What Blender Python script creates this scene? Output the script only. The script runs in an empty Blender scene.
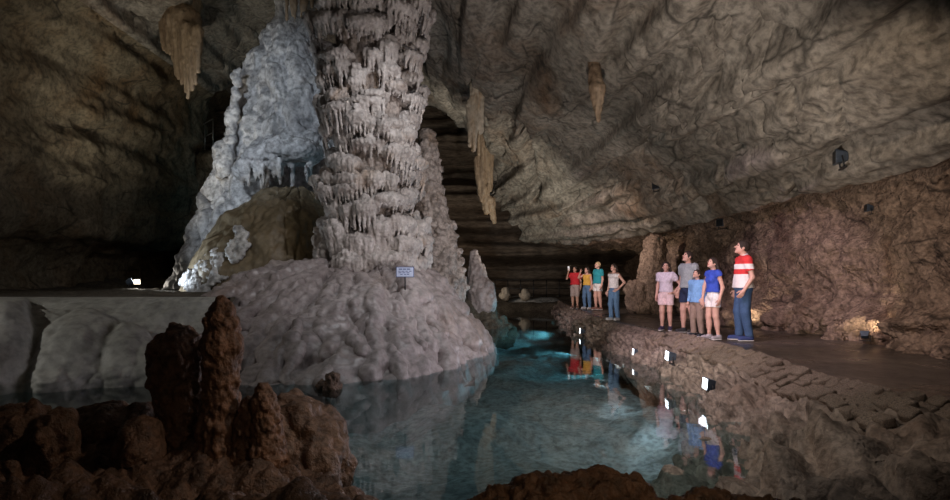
import bpy, math, random
import numpy as np
from mathutils import Vector, Matrix

# ------------------------------------------------------------------ camera, world, exposure
F, HZ, CZ = 600.0, 279.0, 1.15          # focal length in px, horizon row, camera height above the walkway
scene = bpy.context.scene
C = scene.collection
cam_d = bpy.data.cameras.new('camera'); cam = bpy.data.objects.new('camera', cam_d); C.objects.link(cam)
cam.location = (0, 0, CZ); cam.rotation_euler = (math.pi/2, 0, 0)
cam_d.sensor_width = 36; cam_d.lens = F/950*36; cam_d.shift_y = (HZ-250)/950; cam_d.clip_start = .05
scene.camera = cam
world = bpy.data.worlds.new('world'); scene.world = world; world.use_nodes = True
world.node_tree.nodes['Background'].inputs[0].default_value = (.62, .55, .50, 1)
world.node_tree.nodes['Background'].inputs[1].default_value = .035
vs = scene.view_settings
vs.view_transform = 'Standard'; vs.look = 'None'; vs.gamma = 1; vs.use_curve_mapping = False
vs.exposure = 0.0

def spot(name, loc, target, power, color, angle=60, blend=.6, size=.15, parent=None):
    d = bpy.data.lights.new(name, 'SPOT'); d.energy = power; d.color = color
    d.spot_size = math.radians(angle); d.spot_blend = blend; d.shadow_soft_size = size
    o = bpy.data.objects.new(name, d); C.objects.link(o); o.location = loc
    o.rotation_euler = (Vector(target)-Vector(loc)).to_track_quat('-Z', 'Y').to_euler()
    return o
def bulb(name, loc, power, color, size=.1):
    d = bpy.data.lights.new(name, 'POINT'); d.energy = power; d.color = color; d.shadow_soft_size = size
    o = bpy.data.objects.new(name, d); C.objects.link(o); o.location = loc
    return o
# added spotlights with no fixtures: unseen, some outside the view, some hanging inside it
LAV = (1.0, .92, .94); COOL = (.80, .90, 1.0); WARM = (1.0, .74, .50); NEUT = (1.0, .92, .84)
spot('key_light_column', (-.4, 10.2, 6.7), (-2.4, 13.5, 3.0), 360, (.97, .97, 1.0), 84, .7, .05)
spot('ledge_light_column', (5.0, 6.2, 3.3), (-2.2, 14.0, 4.0), 390, (1.0, .96, .97), 58, .8, .05)
spot('right_wall_wash', (3.2, 5.0, 3.6), (7.2, 11.2, 1.4), 300, (1.0, .80, .62), 70, .9, .05)
spot('side_light_column', (3.0, 7.4, 3.4), (-1.8, 12.2, .6), 150, (1.0, .88, .95), 44, .8, .05)
spot('white_giant_light', (-6.6, 8.8, 7.0), (-5.9, 18.4, 5.6), 1150, COOL, 50, .7, .06)
spot('dome_light', (-4.8, 8.5, 5.0), (-5.6, 15.8, 2.2), 120, (1.0, .90, .66), 36, .8, .1)
spot('terrace_light', (-10.2, 6.2, 3.6), (-7.4, 10.2, .2), 260, (1.0, .97, .90), 90, .8, .06)
spot('people_light', (.4, 8.5, 5.2), (5.2, 12.6, .9), 1000, (1.0, .76, .93), 46, .6, .05)
spot('far_people_light', (.3, 15.5, 5.6), (4.6, 22.8, .9), 900, (1.0, .82, .90), 46, .6, .05)
spot('ceiling_wash', (1.6, 6.5, .6), (4.4, 16.0, 6.0), 760, (1.0, .87, .77), 120, .9, .06)
spot('mid_ceiling_wash', (1.4, 13.5, -.1), (3.2, 22.0, 5.0), 500, (1.0, .87, .80), 95, .9, .06)
spot('far_ceiling_wash', (2.2, 20.0, .2), (.3, 25.5, 7.0), 800, (1.0, .92, .78), 90, .9, .06)
spot('far_wall_wash', (1.8, 17.5, 3.6), (8.0, 25.5, 1.2), 700, (1.0, .80, .64), 60, .9, .05)
spot('ceiling_edge_light', (-.8, 17.6, .8), (-1.3, 24.5, 8.4), 900, (1.0, .94, .80), 34, .9, .06)
spot('recess_light', (-3.0, 28.5, 1.5), (3.5, 38.0, 3.6), 380, (1.0, .82, .66), 120, .9, .2)
spot('left_wall_wash', (-6.5, 10.0, 2.0), (-11.0, 15.5, 11.0), 330, (1.0, .88, .64), 90, .9, .06)
spot('left_ceiling_wash', (-9.5, 15.0, 1.4), (-9.5, 21.5, 11.0), 650, (1.0, .93, .78), 80, .9, .06)
spot('foreground_fill', (2.0, 3.4, 2.6), (-1.9, 4.7, .2), 125, (1.0, .76, .56), 46, .9, .05)
spot('pool_light', (.6, 10.0, 6.6), (.4, 10.5, -1.0), 330, (.86, .96, 1.0), 75, .8, .1)
spot('near_pool_light', (.9, 4.6, 4.8), (.6, 6.6, -.8), 185, (.93, .97, 1.0), 85, .9, .1)
spot('rock_edge_fill', (1.6, .4, 2.4), (.4, 2.8, .2), 45, (1.0, .78, .52), 60, .9, .05)  # added fill for the near rock, no fixture behind it
spot('low_wall_light', (-.2, 5.2, 3.0), (3.4, 6.0, -.4), 170, (1.0, .84, .70), 75, .9, .05)
spot('near_wall_light', (.9, 7.4, 4.4), (3.8, 9.4, -.2), 520, (1.0, .80, .82), 85, .9, .05)
cy = scene.cycles
cy.use_adaptive_sampling = False; cy.sample_clamp_indirect = 2.0; cy.diffuse_bounces = 3; cy.caustics_reflective = False; cy.caustics_refractive = False

def P(px, py, d):
    return ((px-475)/F*d, d, CZ+(HZ-py)/F*d)
def proj(V):
    d = np.maximum(V[..., 1], .05)
    return 475+F*V[..., 0]/d, HZ-F*(V[..., 2]-CZ)/d

# ------------------------------------------------------------------ numeric helpers
rs = np.random.RandomState(7)
_perm = rs.permutation(256); _perm = np.concatenate([_perm, _perm, _perm])
_g = rs.normal(size=(256, 3)); _g = (_g/np.linalg.norm(_g, axis=1)[:, None]).astype(np.float32)
def noise3(p):
    p = np.asarray(p, np.float32); sh = p.shape[:-1]; p = p.reshape(-1, 3)
    i = np.floor(p).astype(np.int64); f = p-i; i &= 255
    u = f*f*f*(f*(f*6-15)+10); r = 0
    for dx in (0, 1):
        wx = u[:, 0] if dx else 1-u[:, 0]; a = _perm[(i[:, 0]+dx) & 255]
        for dy in (0, 1):
            wy = wx*(u[:, 1] if dy else 1-u[:, 1]); b = _perm[a+((i[:, 1]+dy) & 255)]
            for dz in (0, 1):
                w = wy*(u[:, 2] if dz else 1-u[:, 2]); g = _g[_perm[b+((i[:, 2]+dz) & 255)]]
                r = r+w*((f[:, 0]-dx)*g[:, 0]+(f[:, 1]-dy)*g[:, 1]+(f[:, 2]-dz)*g[:, 2])
    return r.reshape(sh)*1.6
def fbm(p, octv=4, gain=.5, lac=2.03):
    p = np.asarray(p, np.float32); r = 0; a = 1.
    for k in range(octv):
        r = r+a*noise3(p+17.3*k); p = p*lac; a *= gain
    return r
def billow(p, octv=3, gain=.5):
    p = np.asarray(p, np.float32); r = 0; a = 1.
    for k in range(octv):
        r = r+a*np.abs(noise3(p+9.7*k)); p = p*2.07; a *= gain
    return r
def cells(p, jit=.9):
    """distance to the nearest and second nearest feature point"""
    p = np.asarray(p, np.float32); sh = p.shape[:-1]; p = p.reshape(-1, 3)
    i = np.floor(p).astype(np.int64); f = p-i
    d1 = np.full(len(p), 9., np.float32); d2 = d1.copy()
    for dx in (-1, 0, 1):
        for dy in (-1, 0, 1):
            for dz in (-1, 0, 1):
                h = _perm[_perm[_perm[(i[:, 0]+dx) & 255]+((i[:, 1]+dy) & 255)]+((i[:, 2]+dz) & 255)]
                q = np.stack([dx+.5+jit*.5*_g[h, 0]-f[:, 0], dy+.5+jit*.5*_g[h, 1]-f[:, 1], dz+.5+jit*.5*_g[h, 2]-f[:, 2]], 1)
                d = np.sqrt((q*q).sum(1)); m = d < d1
                d2 = np.where(m, d1, np.minimum(d2, d)); d1 = np.where(m, d, d1)
    return d1.reshape(sh), d2.reshape(sh)
def sstep(a, b, x):
    t = np.clip((x-a)/(b-a), 0, 1); return t*t*(3-2*t)

# ------------------------------------------------------------------ mesh helpers
def new_mesh(name, V, Q, smooth=True):
    V = np.asarray(V, np.float32).reshape(-1, 3); Q = np.asarray(Q, np.int32); n = Q.shape[1]
    me = bpy.data.meshes.new(name)
    me.vertices.add(len(V)); me.vertices.foreach_set('co', V.ravel())
    me.loops.add(Q.size); me.loops.foreach_set('vertex_index', Q.ravel())
    me.polygons.add(len(Q)); me.polygons.foreach_set('loop_start', np.arange(0, Q.size, n, dtype=np.int32))
    me.polygons.foreach_set('loop_total', np.full(len(Q), n, np.int32))
    if smooth: me.polygons.foreach_set('use_smooth', np.ones(len(Q), bool))
    me.update(calc_edges=True); me.validate()
    return me
def link(name, me, mat, parent=None, loc=None):
    o = bpy.data.objects.new(name, me); C.objects.link(o)
    if mat is not None and not me.materials: me.materials.append(mat)
    if parent is not None: o.parent = parent
    if loc is not None: o.location = loc
    return o
def tag(o, label, cat, group=None, kind=None):
    o['label'] = label; o['category'] = cat
    if group: o['group'] = group
    if kind: o['kind'] = kind
    return o
def struct(o): o['kind'] = 'structure'; return o
def empty(name, loc=(0, 0, 0), rz=0):
    o = bpy.data.objects.new(name, None); C.objects.link(o); o.location = loc; o.rotation_euler = (0, 0, rz); o.empty_display_size = .1
    return o
def grid_faces(n, m, closed=False, flip=False):
    i = np.arange(n*m).reshape(n, m)
    if closed: i = np.concatenate([i, i[:, :1]], 1)
    q = np.stack([i[:-1, :-1], i[:-1, 1:], i[1:, 1:], i[1:, :-1]], -1).reshape(-1, 4)
    return q[:, ::-1] if flip else q
def grid_normals(G):
    a = np.gradient(G, axis=0); b = np.gradient(G, axis=1); n = np.cross(a, b)
    return n/np.maximum(np.linalg.norm(n, axis=-1, keepdims=True), 1e-9)
def mesh_normals(V, Q):
    n = np.cross(V[Q[:, 2]]-V[Q[:, 0]], V[Q[:, 3 if Q.shape[1] > 3 else 2]]-V[Q[:, 1]])
    N = np.zeros_like(V)
    for k in range(Q.shape[1]): np.add.at(N, Q[:, k], n)
    return N/np.maximum(np.linalg.norm(N, axis=1, keepdims=True), 1e-9)

class SDF:
    """a sampled distance field; primitives are smooth-unioned inside their own window"""
    def __init__(s, lo, hi, h):
        s.lo = np.array(lo, float); s.h = h; s.n = np.ceil((np.array(hi)-s.lo)/h).astype(int)+1
        s.F = np.full(tuple(s.n), .6, np.float32); s.ax = [s.lo[k]+h*np.arange(s.n[k]) for k in range(3)]
    def win(s, lo, hi):
        a = [max(0, int((lo[k]-s.lo[k])/s.h)-1) for k in range(3)]; b = [min(int(s.n[k]), int((hi[k]-s.lo[k])/s.h)+3) for k in range(3)]
        if any(b[k] <= a[k] for k in range(3)): return None, None
        sl = tuple(slice(a[k], b[k]) for k in range(3))
        g = np.stack(np.meshgrid(*[s.ax[k][sl[k]].astype(np.float32) for k in range(3)], indexing='ij'), -1)
        return sl, g
    def put(s, sl, d, k, op='u'):
        f = s.F[sl]
        if op == 'u':
            h = np.maximum(k-np.abs(f-d), 0)/k; s.F[sl] = np.minimum(f, d)-h*h*k*.25
        else:
            d = -d; h = np.maximum(k-np.abs(f-d), 0)/k; s.F[sl] = np.maximum(f, d)+h*h*k*.25
    def cone(s, a, b, ra, rb, k=.03, flat=False, op='u', sq=(1, 1, 1)):
        a = np.array(a, np.float32); b = np.array(b, np.float32); m = max(ra, rb)*max(sq)+k+2*s.h
        sl, g = s.win(np.minimum(a, b)-m, np.maximum(a, b)+m)
        if sl is None: return s
        ab = b-a; t = np.clip(((g-a)@ab)/max(float(ab@ab), 1e-9), 0, 1)
        q = (g-a-t[..., None]*ab)/np.array(sq, np.float32)
        d = np.sqrt((q*q).sum(-1))-(ra+(rb-ra)*t)
        if flat:
            u = ab/max(np.linalg.norm(ab), 1e-9); d = np.maximum(d, (g-b)@u)
        s.put(sl, d, k, op); return s
    def ell(s, c, r, k=.03, rot=None, op='u'):
        c = np.array(c, np.float32); r = np.array(r, np.float32); m = float(r.max())+k+2*s.h
        sl, g = s.win(c-m, c+m)
        if sl is None: return s
        q = g-c
        if rot is not None: q = q@np.array(rot, np.float32)
        l = np.sqrt(((q/r)**2).sum(-1)); l2 = np.sqrt(((q/(r*r))**2).sum(-1))
        s.put(sl, l*(l-1)/np.maximum(l2, 1e-6), k, op); return s
    def cut(s, fn):
        g = np.stack(np.meshgrid(*[x.astype(np.float32) for x in s.ax], indexing='ij'), -1)
        s.F = np.maximum(s.F, fn(g)).astype(np.float32); return s
    def mesh(s):
        Fp = s.F; Fp[0] = Fp[-1] = .6; Fp[:, 0] = Fp[:, -1] = .6; Fp[:, :, 0] = Fp[:, :, -1] = .6
        sg = Fp < 0; cnt = 0
        for o in np.ndindex(2, 2, 2):
            cnt = cnt+sg[o[0]:sg.shape[0]-1+o[0], o[1]:sg.shape[1]-1+o[1], o[2]:sg.shape[2]-1+o[2]].astype(np.int8)
        idx = np.argwhere((cnt > 0) & (cnt < 8)); N = len(idx)
        ids = np.full(cnt.shape, -1, np.int32); ids[tuple(idx.T)] = np.arange(N)
        cor = np.array(list(np.ndindex(2, 2, 2))); cv = np.stack([Fp[idx[:, 0]+c[0], idx[:, 1]+c[1], idx[:, 2]+c[2]] for c in cor], 1)
        pos = np.zeros((N, 3)); num = np.zeros(N)
        for i in range(8):
            for j in range(i+1, 8):
                if np.abs(cor[i]-cor[j]).sum() != 1: continue
                m = (cv[:, i] < 0) != (cv[:, j] < 0); t = cv[:, i]/np.where(m, cv[:, i]-cv[:, j], 1)
                pos += np.where(m[:, None], cor[i]+t[:, None]*(cor[j]-cor[i]), 0); num += m
        V = (idx+pos/num[:, None])*s.h+s.lo
        Q = []
        for ax in range(3):
            sl0 = [slice(1, -1)]*3; sl1 = [slice(1, -1)]*3; sl0[ax] = slice(0, -1); sl1[ax] = slice(1, None)
            A = sg[tuple(sl0)]; B = sg[tuple(sl1)]; off = np.array([1, 1, 1]); off[ax] = 0
            e = np.argwhere(A != B)
            if not len(e): continue
            a0 = A[tuple(e.T)]; e = e+off; u, v = (ax+1) % 3, (ax+2) % 3
            def cid(du, dv):
                q = e.copy(); q[:, u] -= du; q[:, v] -= dv; return ids[tuple(q.T)]
            q = np.stack([cid(1, 1), cid(0, 1), cid(0, 0), cid(1, 0)], 1)
            q[~a0] = q[~a0][:, ::-1]; Q.append(q)
        return V.astype(np.float32), np.concatenate(Q)

# ------------------------------------------------------------------ materials
def mat_new(name):
    m = bpy.data.materials.new(name); m.use_nodes = True; nt = m.node_tree
    return m, nt, nt.nodes['Principled BSDF']
def ramp(nt, fac, stops):
    r = nt.nodes.new('ShaderNodeValToRGB'); e = r.color_ramp.elements
    while len(e) < len(stops): e.new(.5)
    for k, (p, c) in enumerate(stops): e[k].position = p; e[k].color = (*c, 1)
    nt.links.new(fac, r.inputs[0]); return r.outputs[0]
def tnoise(nt, co, scale, detail=5, rough=.6, dist=0, stretch=None):
    if stretch:
        mp = nt.nodes.new('ShaderNodeMapping'); mp.inputs['Scale'].default_value = stretch; nt.links.new(co, mp.inputs[0]); co = mp.outputs[0]
    n = nt.nodes.new('ShaderNodeTexNoise'); n.inputs['Scale'].default_value = scale; n.inputs['Detail'].default_value = detail
    n.inputs['Roughness'].default_value = rough; n.inputs['Distortion'].default_value = dist; nt.links.new(co, n.inputs['Vector']); return n.outputs[0]
def mixc(nt, fac, a, b, mode='MIX'):
    m = nt.nodes.new('ShaderNodeMix'); m.data_type = 'RGBA'; m.blend_type = mode
    for s, v in ((m.inputs[0], fac), (m.inputs[6], a), (m.inputs[7], b)):
        if isinstance(v, (int, float)): s.default_value = v
        elif isinstance(v, tuple): s.default_value = (*v, 1)
        else: nt.links.new(v, s)
    return m.outputs[2]
def rock(name, dark, light, stain, sc=1.0, stain_sc=.35, stain_lo=.52, stain_hi=.68, rough=.75, bump=.5, bdist=.03, stretch=None, wet=0., pits=0., speck=.55, fine=None, cracks=0.):
    fine = (.45 if speck < .3 else .8) if fine is None else fine
    m, nt, b = mat_new(name); co = nt.nodes.new('ShaderNodeTexCoord').outputs['Object']
    a = tnoise(nt, co, 2.2*sc, 8, .66, .3, stretch)
    col = ramp(nt, a, [(.28, dark), (.72, light)])
    s = tnoise(nt, co, stain_sc, 5, .62, .6, stretch)
    col = mixc(nt, ramp(nt, s, [(stain_lo, (0, 0, 0)), (stain_hi, (1, 1, 1))]), col, stain)
    f = tnoise(nt, co, 9*sc, 3, .6, 0, stretch)
    col = mixc(nt, fine, col, ramp(nt, f, [(.34, (.42, .42, .42)), (.58, (1.12, 1.12, 1.12))]), 'MULTIPLY')
    g2 = tnoise(nt, co, 3.6*sc, 4, .62, .4, stretch)
    col = mixc(nt, speck, col, ramp(nt, g2, [(.36, (.30, .27, .25)), (.47, (1.0, 1.0, 1.0))]), 'MULTIPLY')
    if cracks:
        wn = nt.nodes.new('ShaderNodeTexNoise'); wn.inputs['Scale'].default_value = 1.1; wn.inputs['Detail'].default_value = 5; nt.links.new(co, wn.inputs['Vector'])
        wc = mixc(nt, .42, co, wn.outputs[1], 'ADD')
        mp = nt.nodes.new('ShaderNodeMapping'); mp.inputs['Scale'].default_value = (1.0, .42, 1.25); mp.inputs['Rotation'].default_value = (.25, .1, .3); nt.links.new(wc, mp.inputs[0])
        v = nt.nodes.new('ShaderNodeTexVoronoi'); v.feature = 'DISTANCE_TO_EDGE'; v.inputs['Scale'].default_value = .85; nt.links.new(mp.outputs[0], v.inputs['Vector'])
        line = ramp(nt, v.outputs['Distance'], [(.0, (1, 1, 1)), (.035, (0, 0, 0))]); msk = ramp(nt, tnoise(nt, co, .8, 3), [(.48, (0, 0, 0)), (.58, (1, 1, 1))])
        lm = mixc(nt, 1., line, msk, 'MULTIPLY'); lm = mixc(nt, 1., lm, (cracks,)*3, 'MULTIPLY'); col = mixc(nt, lm, col, tuple(x*.22 for x in dark))
    nt.links.new(col, b.inputs['Base Color'])
    if wet:
        r = ramp(nt, tnoise(nt, co, .9, 4), [(.4, (rough,)*3), (.65, (wet,)*3)]); nt.links.new(r, b.inputs['Roughness'])
    else: b.inputs['Roughness'].default_value = rough
    bm = nt.nodes.new('ShaderNodeBump'); bm.inputs['Strength'].default_value = bump; bm.inputs['Distance'].default_value = bdist
    h = tnoise(nt, co, 7*sc, 4, .6, .1, stretch)
    if pits:
        v = nt.nodes.new('ShaderNodeTexVoronoi'); v.inputs['Scale'].default_value = 13*sc; nt.links.new(co, v.inputs['Vector'])
        mm = nt.nodes.new('ShaderNodeMath'); mm.operation = 'MULTIPLY_ADD'; mm.inputs[1].default_value = pits
        nt.links.new(v.outputs['Distance'], mm.inputs[0]); nt.links.new(h, mm.inputs[2]); h = mm.outputs[0]
    nt.links.new(h, bm.inputs['Height']); nt.links.new(bm.outputs[0], b.inputs['Normal'])
    return m
def plain(name, col, rough=.6, metal=0, emit=0, var=.25, sc=14):
    m, nt, b = mat_new(name); co = nt.nodes.new('ShaderNodeTexCoord').outputs['Object']
    n = tnoise(nt, co, sc, 4)
    c = ramp(nt, n, [(.3, tuple(x*(1-var) for x in col)), (.7, tuple(min(1, x*(1+var)) for x in col))])
    nt.links.new(c, b.inputs['Base Color']); b.inputs['Roughness'].default_value = rough; b.inputs['Metallic'].default_value = metal
    if emit:
        b.inputs['Emission Color'].default_value = (*col, 1); b.inputs['Emission Strength'].default_value = emit
    return m
M = {}
M['ceil'] = rock('ceiling_limestone', (.19, .165, .135), (.39, .355, .305), (.20, .125, .075), 1, .28, .54, .72, .8, .55, .05, (1, .75, 1), cracks=.9)
M['wallr'] = rock('pitted_wall_rock', (.15, .10, .07), (.40, .29, .215), (.17, .095, .055), 1.4, .45, .52, .7, .8, .8, .06, None, 0, .7, cracks=.9)
M['walll'] = rock('left_wall_rock', (.12, .095, .06), (.27, .22, .15), (.15, .085, .035), 1, .3, .48, .68, .85, .6, .05, cracks=.9)
M['back'] = rock('bedded_back_rock', (.14, .11, .085), (.29, .235, .18), (.11, .075, .05), 1, .5, .5, .7, .85, .6, .05, (.35, .35, 2.2))
M['col'] = rock('column_flowstone', (.31, .265, .245), (.70, .655, .63), (.46, .32, .22), 1.3, .55, .55, .70, .6, .45, .02, None, .38, speck=.18)
M['core'] = rock('column_core_rock', (.26, .215, .19), (.50, .43, .39), (.34, .23, .15), 1.3, .8, .55, .72, .6, .5, .03)
M['mound'] = rock('mound_flowstone', (.24, .20, .195), (.48, .42, .41), (.30, .225, .19), 1.1, .6, .58, .76, .55, .4, .02, None, .35, speck=.18)
M['white'] = rock('white_flowstone', (.30, .30, .32), (.70, .70, .72), (.30, .25, .20), .8, .5, .58, .74, .6, .5, .03, speck=.45)
M['dome'] = rock('olive_flowstone', (.12, .095, .06), (.24, .19, .125), (.15, .10, .05), .9, .5, .55, .7, .55, .3, .02, speck=.18)
M['terr'] = rock('grey_flowstone', (.33, .325, .30), (.56, .555, .52), (.30, .28, .23), .8, .4, .55, .75, .55, .35, .02, speck=.18)
M['red'] = rock('red_brown_rock', (.10, .052, .032), (.31, .165, .10), (.07, .04, .028), 2.4, 1.2, .54, .7, .6, .9, .04, None, .4)
M['fg'] = rock('dark_brown_rock', (.07, .04, .026), (.23, .13, .085), (.06, .035, .025), 2.4, .9, .52, .7, .65, 1., .05, None, .42)
M['fg2'] = rock('brown_boulder_rock', (.10, .06, .042), (.27, .165, .115), (.10, .06, .04), 2.0, .9, .52, .7, .6, .9, .05, None, .42)
M['orange'] = rock('orange_dripstone', (.22, .155, .10), (.46, .345, .235), (.22, .14, .085), 1.5, 1.2, .5, .7, .6, .5, .02, (1, 1, .4), speck=.18)
M['pale'] = rock('pale_dripstone', (.42, .37, .29), (.70, .63, .52), (.40, .27, .15), 1.5, 1.0, .55, .7, .6, .5, .02, (1, 1, .4), speck=.18)
M['rubble'] = rock('rubble_wall', (.15, .115, .09), (.42, .34, .28), (.19, .13, .095), 1.6, 1.0, .52, .7, .75, .8, .05)
M['stone'] = rock('laid_stone', (.22, .165, .125), (.46, .37, .30), (.27, .17, .115), 2.2, 1.6, .5, .7, .8, .9, .03)
M['floor'] = rock('cave_floor_rock', (.06, .05, .035), (.18, .15, .11), (.08, .06, .04), 1.5, .6, .5, .7, .85, .8, .05)
M['bed'] = rock('pool_bed', (.22, .235, .235), (.52, .53, .51), (.27, .26, .23), 1.2, .5, .55, .72, .8, .8, .04)
M['path'] = rock('wet_path', (.06, .05, .042), (.13, .11, .095), (.05, .042, .036), 2, .5, .5, .7, .42, .35, .015, None, .2)
def water():
    m, nt, b = mat_new('pool_water'); nt.nodes.remove(b); out = nt.nodes['Material Output']
    co = nt.nodes.new('ShaderNodeTexCoord').outputs['Object']
    bm = nt.nodes.new('ShaderNodeBump'); bm.inputs['Strength'].default_value = .10; bm.inputs['Distance'].default_value = .02
    nt.links.new(tnoise(nt, co, 2.2, 3, .5), bm.inputs['Height'])
    tr = nt.nodes.new('ShaderNodeBsdfTransparent'); tr.inputs[0].default_value = (.61, .77, .80, 1)
    gl = nt.nodes.new('ShaderNodeBsdfGlossy'); gl.inputs['Roughness'].default_value = .03; gl.inputs[0].default_value = (.95, .95, .95, 1)
    nt.links.new(bm.outputs[0], gl.inputs['Normal'])
    fr = nt.nodes.new('ShaderNodeFresnel'); fr.inputs[0].default_value = 1.33; nt.links.new(bm.outputs[0], fr.inputs['Normal'])
    mx = nt.nodes.new('ShaderNodeMixShader'); nt.links.new(fr.outputs[0], mx.inputs[0]); nt.links.new(tr.outputs[0], mx.inputs[1]); nt.links.new(gl.outputs[0], mx.inputs[2])
    nt.links.new(mx.outputs[0], out.inputs[0]); return m
M['water'] = water()
M['black'] = plain('black_metal', (.025, .027, .032), .45, .4)
M['bluegrey'] = plain('lamp_housing', (.10, .13, .18), .4, .5)
M['steel'] = plain('rail_steel', (.30, .29, .27), .4, .8)
M['lens'] = plain('lit_lens', (.86, .93, 1.0), .3, 0, 5.0, .02)
M['warm_lens'] = plain('lit_warm_lens', (1.0, .84, .62), .3, 0, 4.0, .02)
M['signw'] = plain('sign_white', (.62, .70, .90), .4, 0, 0, .05)
M['signb'] = plain('sign_blue', (.05, .09, .30), .4, 0, 0, .05)

WATER = -.53
# ------------------------------------------------------------------ cave shell: right wall, ceiling, left wall
base = [(7.1, -.4), (7.2, 1.2), (7.25, 2.55), (6.75, 2.85), (5, 4.1), (2.5, 5.6), (0, 7.2), (-2, 8.8), (-5, 10.3), (-8.5, 10.6), (-11, 8.9), (-12, 6), (-12.1, 2.9), (-13.4, 2.2), (-13.6, .3)]
def sec(**kw):
    s = [tuple(p) for p in base]
    for k, v in kw.items(): s[int(k[1:])] = v
    return s
secs = [(-5., sec()), (5., sec(p0=(6.7, -.4), p1=(6.9, 1.2))), (9., sec(p0=(7.0, -.4))), (12., sec(p0=(7.5, -.4), p1=(7.4, .8))), (15., sec(p0=(6.6, -.4), p1=(6.8, 1.2))), (20., sec(p0=(6.9, -.4))),
        (23., sec(p3=(6.3, 2.8), p4=(4.5, 4.0), p5=(2.2, 5.5))),
        (25.4, sec(p0=(7.8, -.4), p1=(7.8, 1.2), p2=(7.4, 2.4), p3=(4.4, 2.65), p4=(2.8, 3.8), p5=(1.4, 5.1), p6=(.15, 7.2), p7=(-1.6, 8.7))),
        (27., sec(p0=(8.4, -.4), p1=(8.4, 1.2), p2=(7.6, 2.45), p3=(2.6, 2.65), p4=(1.5, 3.6), p5=(.7, 4.7), p6=(.05, 7.0), p7=(-1.3, 8.6), p8=(-5, 10.2), p9=(-8.5, 11.2), p10=(-10.8, 10.3), p11=(-12.2, 8.4), p12=(-12.8, 4))),
        (28.4, sec(p0=(9, -.4), p1=(9, 1.2), p2=(8.4, 2.6), p3=(3.4, 3.2), p4=(2.6, 4.8), p5=(2., 6.6), p6=(1.4, 9.2), p7=(-.5, 10.8), p8=(-5, 12), p9=(-9, 13), p10=(-13, 12.6), p11=(-15.5, 10), p12=(-16, 5), p13=(-16, 2.2))),
        (32., sec(p0=(10, -.4), p1=(10, 1.2), p2=(10, 3), p3=(9.4, 5), p4=(8.4, 8), p5=(6, 10), p6=(2, 11), p7=(-1, 12), p8=(-5, 12.5), p9=(-10, 13), p10=(-15, 12.6), p11=(-17.5, 10), p12=(-18, 5), p13=(-18, 2.2))),
        (42., sec(p0=(10, -.4), p1=(10, 1.2), p2=(10, 3), p3=(9.4, 5), p4=(8.4, 8), p5=(6, 10), p6=(2, 11), p7=(-1, 12), p8=(-5, 12.5), p9=(-10, 13), p10=(-15, 12.6), p11=(-17.5, 10), p12=(-18, 5), p13=(-18, 2.2)))]
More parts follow.
